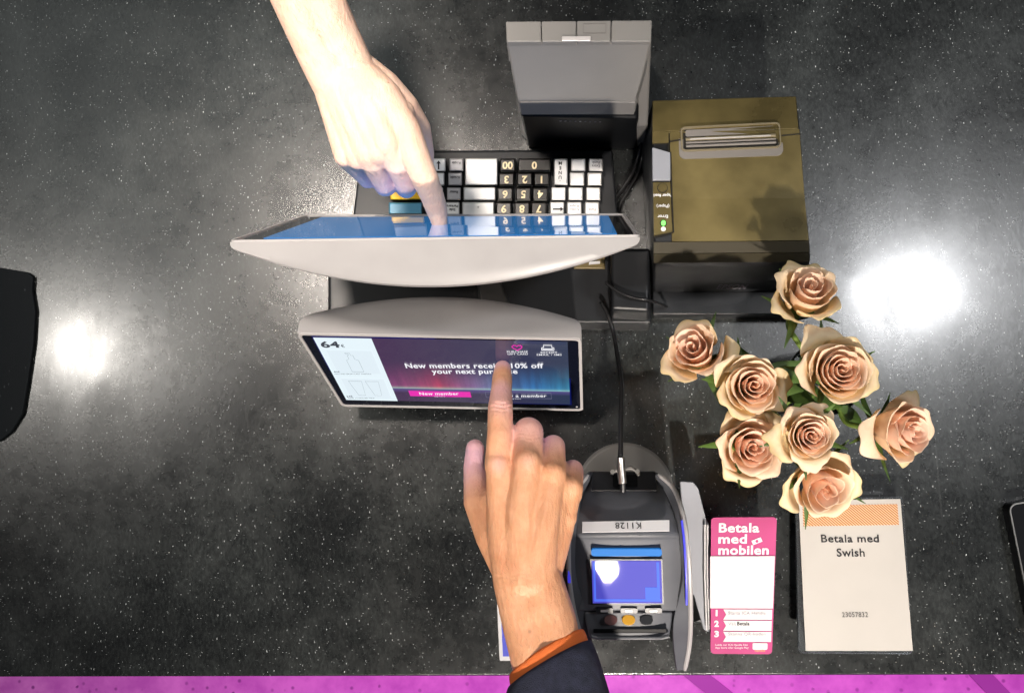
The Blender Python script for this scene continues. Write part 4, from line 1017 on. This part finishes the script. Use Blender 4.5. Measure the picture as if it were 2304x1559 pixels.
# sleeve
def sl_loop(c_, hx, hy, hz, n=48, tilt=0, seed=0, amp=0):
    c0 = P(*c_); ax = (P(1250, 1700, .19)-P(1205, 1400, .172)).normalized(); side = ax.cross(Vector((0, 0, 1))).normalized(); up = side.cross(ax)
    out_ = []
    for i in range(n):
        a = 2*math.pi*i/n
        r = 1+amp*math.sin(3*a+seed)+amp*.7*math.sin(7*a+seed*2.3)
        out_.append(c0+side*math.cos(a)*hx*r+up*math.sin(a)*hy*r-ax*hz*(math.sin(a)*.9)+ax*tilt*math.cos(a)*-1)
    return out_
def sleeve(defs, name, m, par, thick=.002):
    v_, f_ = loft([sl_loop(*d) for d in defs], cap=False)
    o = obj(name, v_, f_, m, par, smooth=True); s = o.modifiers.new('t', 'SOLIDIFY'); s.thickness = thick; s.offset = 0
    s2 = o.modifiers.new('s', 'SUBSURF'); s2.levels = 1; s2.render_levels = 1; return o
cu_defs = [((1230, 1468, .170), .0328, .0300, .007, 48, -.0135), ((1231, 1471, .1702), .0340, .0312, .007, 48, -.0135), ((1236, 1490, .171), .0346, .0318, .007, 48, -.0135), ((1242, 1530, .174), .0346, .0318, .007, 48, -.0135)]
lin = sleeve(cu_defs, 'orange_lining', 'orange', cu, .0015)
sv = [((1238, 1494, .1715), .0358, .0330, .007, 48, -.0135, 0, .004), ((1239, 1499, .172), .0374, .0346, .007, 48, -.013, .4, .006), ((1242, 1514, .173), .0392, .0360, .006, 48, -.012, 1, .012), ((1248, 1550, .176), .0418, .0378, .004, 48, -.007, 1.5, .02),
      ((1254, 1595, .18), .0445, .040, 0, 48, 0, 2, .02), ((1272, 1700, .19), .048, .043, 0, 48, 0, 3, .02), ((1300, 1900, .20), .050, .047, 0, 48, 0, 4, .02), ((1350, 2250, .23), .052, .049, 0, 48, 0, 5, .02)]
sleeve(sv, 'navy_sleeve', 'navy', cu, .0025)

# clerk: right hand seen from above, reaching down the picture
cl = thing('person', P(800, 200, .19), 'clerk bare forearm and hand pressing the blue touch monitor with one finger', 'person')
def off_(p, k): x, y, z, r = p; return (x+.907*k, y-.42*k, z, r)
ctr = [(560, -300, .26, 62), (640, -120, .245, 60), (694, 0, .225, 58), (738, 100, .207, 55), (772, 172, .197, 53)]
C2 = [[off_(p, -26) for p in ctr], [off_(p, 26) for p in ctr],
 [(793, 172, .196, 50), (848, 231, .205, 45), (893, 318, .206, 32)], [(775, 178, .197, 50), (817, 250, .204, 45), (853, 342, .205, 32)], [(756, 181, .196, 50), (782, 255, .196, 45), (809, 354, .196, 32)],
 [(748, 182, .195, 50), (765, 250, .19, 46), (785, 348, .190, 36)],
 [(765, 180, .197, 50), (800, 260, .200, 46), (830, 345, .202, 34)],
 [(785, 175, .197, 50), (835, 240, .205, 46), (874, 325, .209, 35)],
 [(800, 170, .196, 50), (862, 222, .203, 46), (914, 296, .206, 36)],
 [(790, 290, .19, 40), (850, 275, .20, 40), (900, 260, .2, 38)],
 [(800, 160, .190, 52), (862, 200, .187, 44), (908, 245, .180, 38), (940, 290, .166, 31), (953, 345, .152, 25), (955, 385, .147, 21)],
 [(914, 296, .206, 36), (944, 375, .206, 33), (957, 405, .202, 32), (972, 440, .192, 28), (983, 474, .182, 25), (989, 501, .1775, 19)],
 [(874, 325, .209, 35), (917, 414, .184, 27), (914, 424, .156, 24), (895, 405, .142, 21)],
 [(830, 345, .202, 34), (869, 417, .176, 25.5), (865, 420, .15, 23), (848, 400, .138, 20)],
 [(785, 348, .190, 36), (829, 401, .166, 23.5), (825, 404, .14, 21), (810, 388, .132, 19)],
]
tend = [((790, 190, .22), (914, 296, .24), .0007, .0035), ((780, 195, .22), (872, 325, .24), .0007, .0035), ((770, 200, .22), (830, 345, .23), .0007, .0035)]
wr = [((957, 403, .22), (945, 375, .21), (973, 440, .2), .0005, .0026, .0045), ((982, 468, .20), (973, 440, .2), (989, 500, .18), .0003, .002, .003)]
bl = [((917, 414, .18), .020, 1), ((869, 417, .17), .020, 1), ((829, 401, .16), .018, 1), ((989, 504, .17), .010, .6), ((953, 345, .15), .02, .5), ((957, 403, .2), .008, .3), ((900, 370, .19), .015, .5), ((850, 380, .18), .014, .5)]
hb, co, no = body('hand_and_arm', C2, 'skin_b', cl, tendons=tend, wrinkles=wr, violet_glow=bl)
hy = P(800, 160, .2); 
hairs(hb, co, no, lambda p: p[1] > hy.y, 700, 9, (.6, -.7, 0), (.006, .012))
dtip = P(989, 502, .1765)-P(984, 474, .182); nail(hb, P(988, 494, .1785), dtip, Vector((0, -.3, 1)), .0060, .0052, .0068)
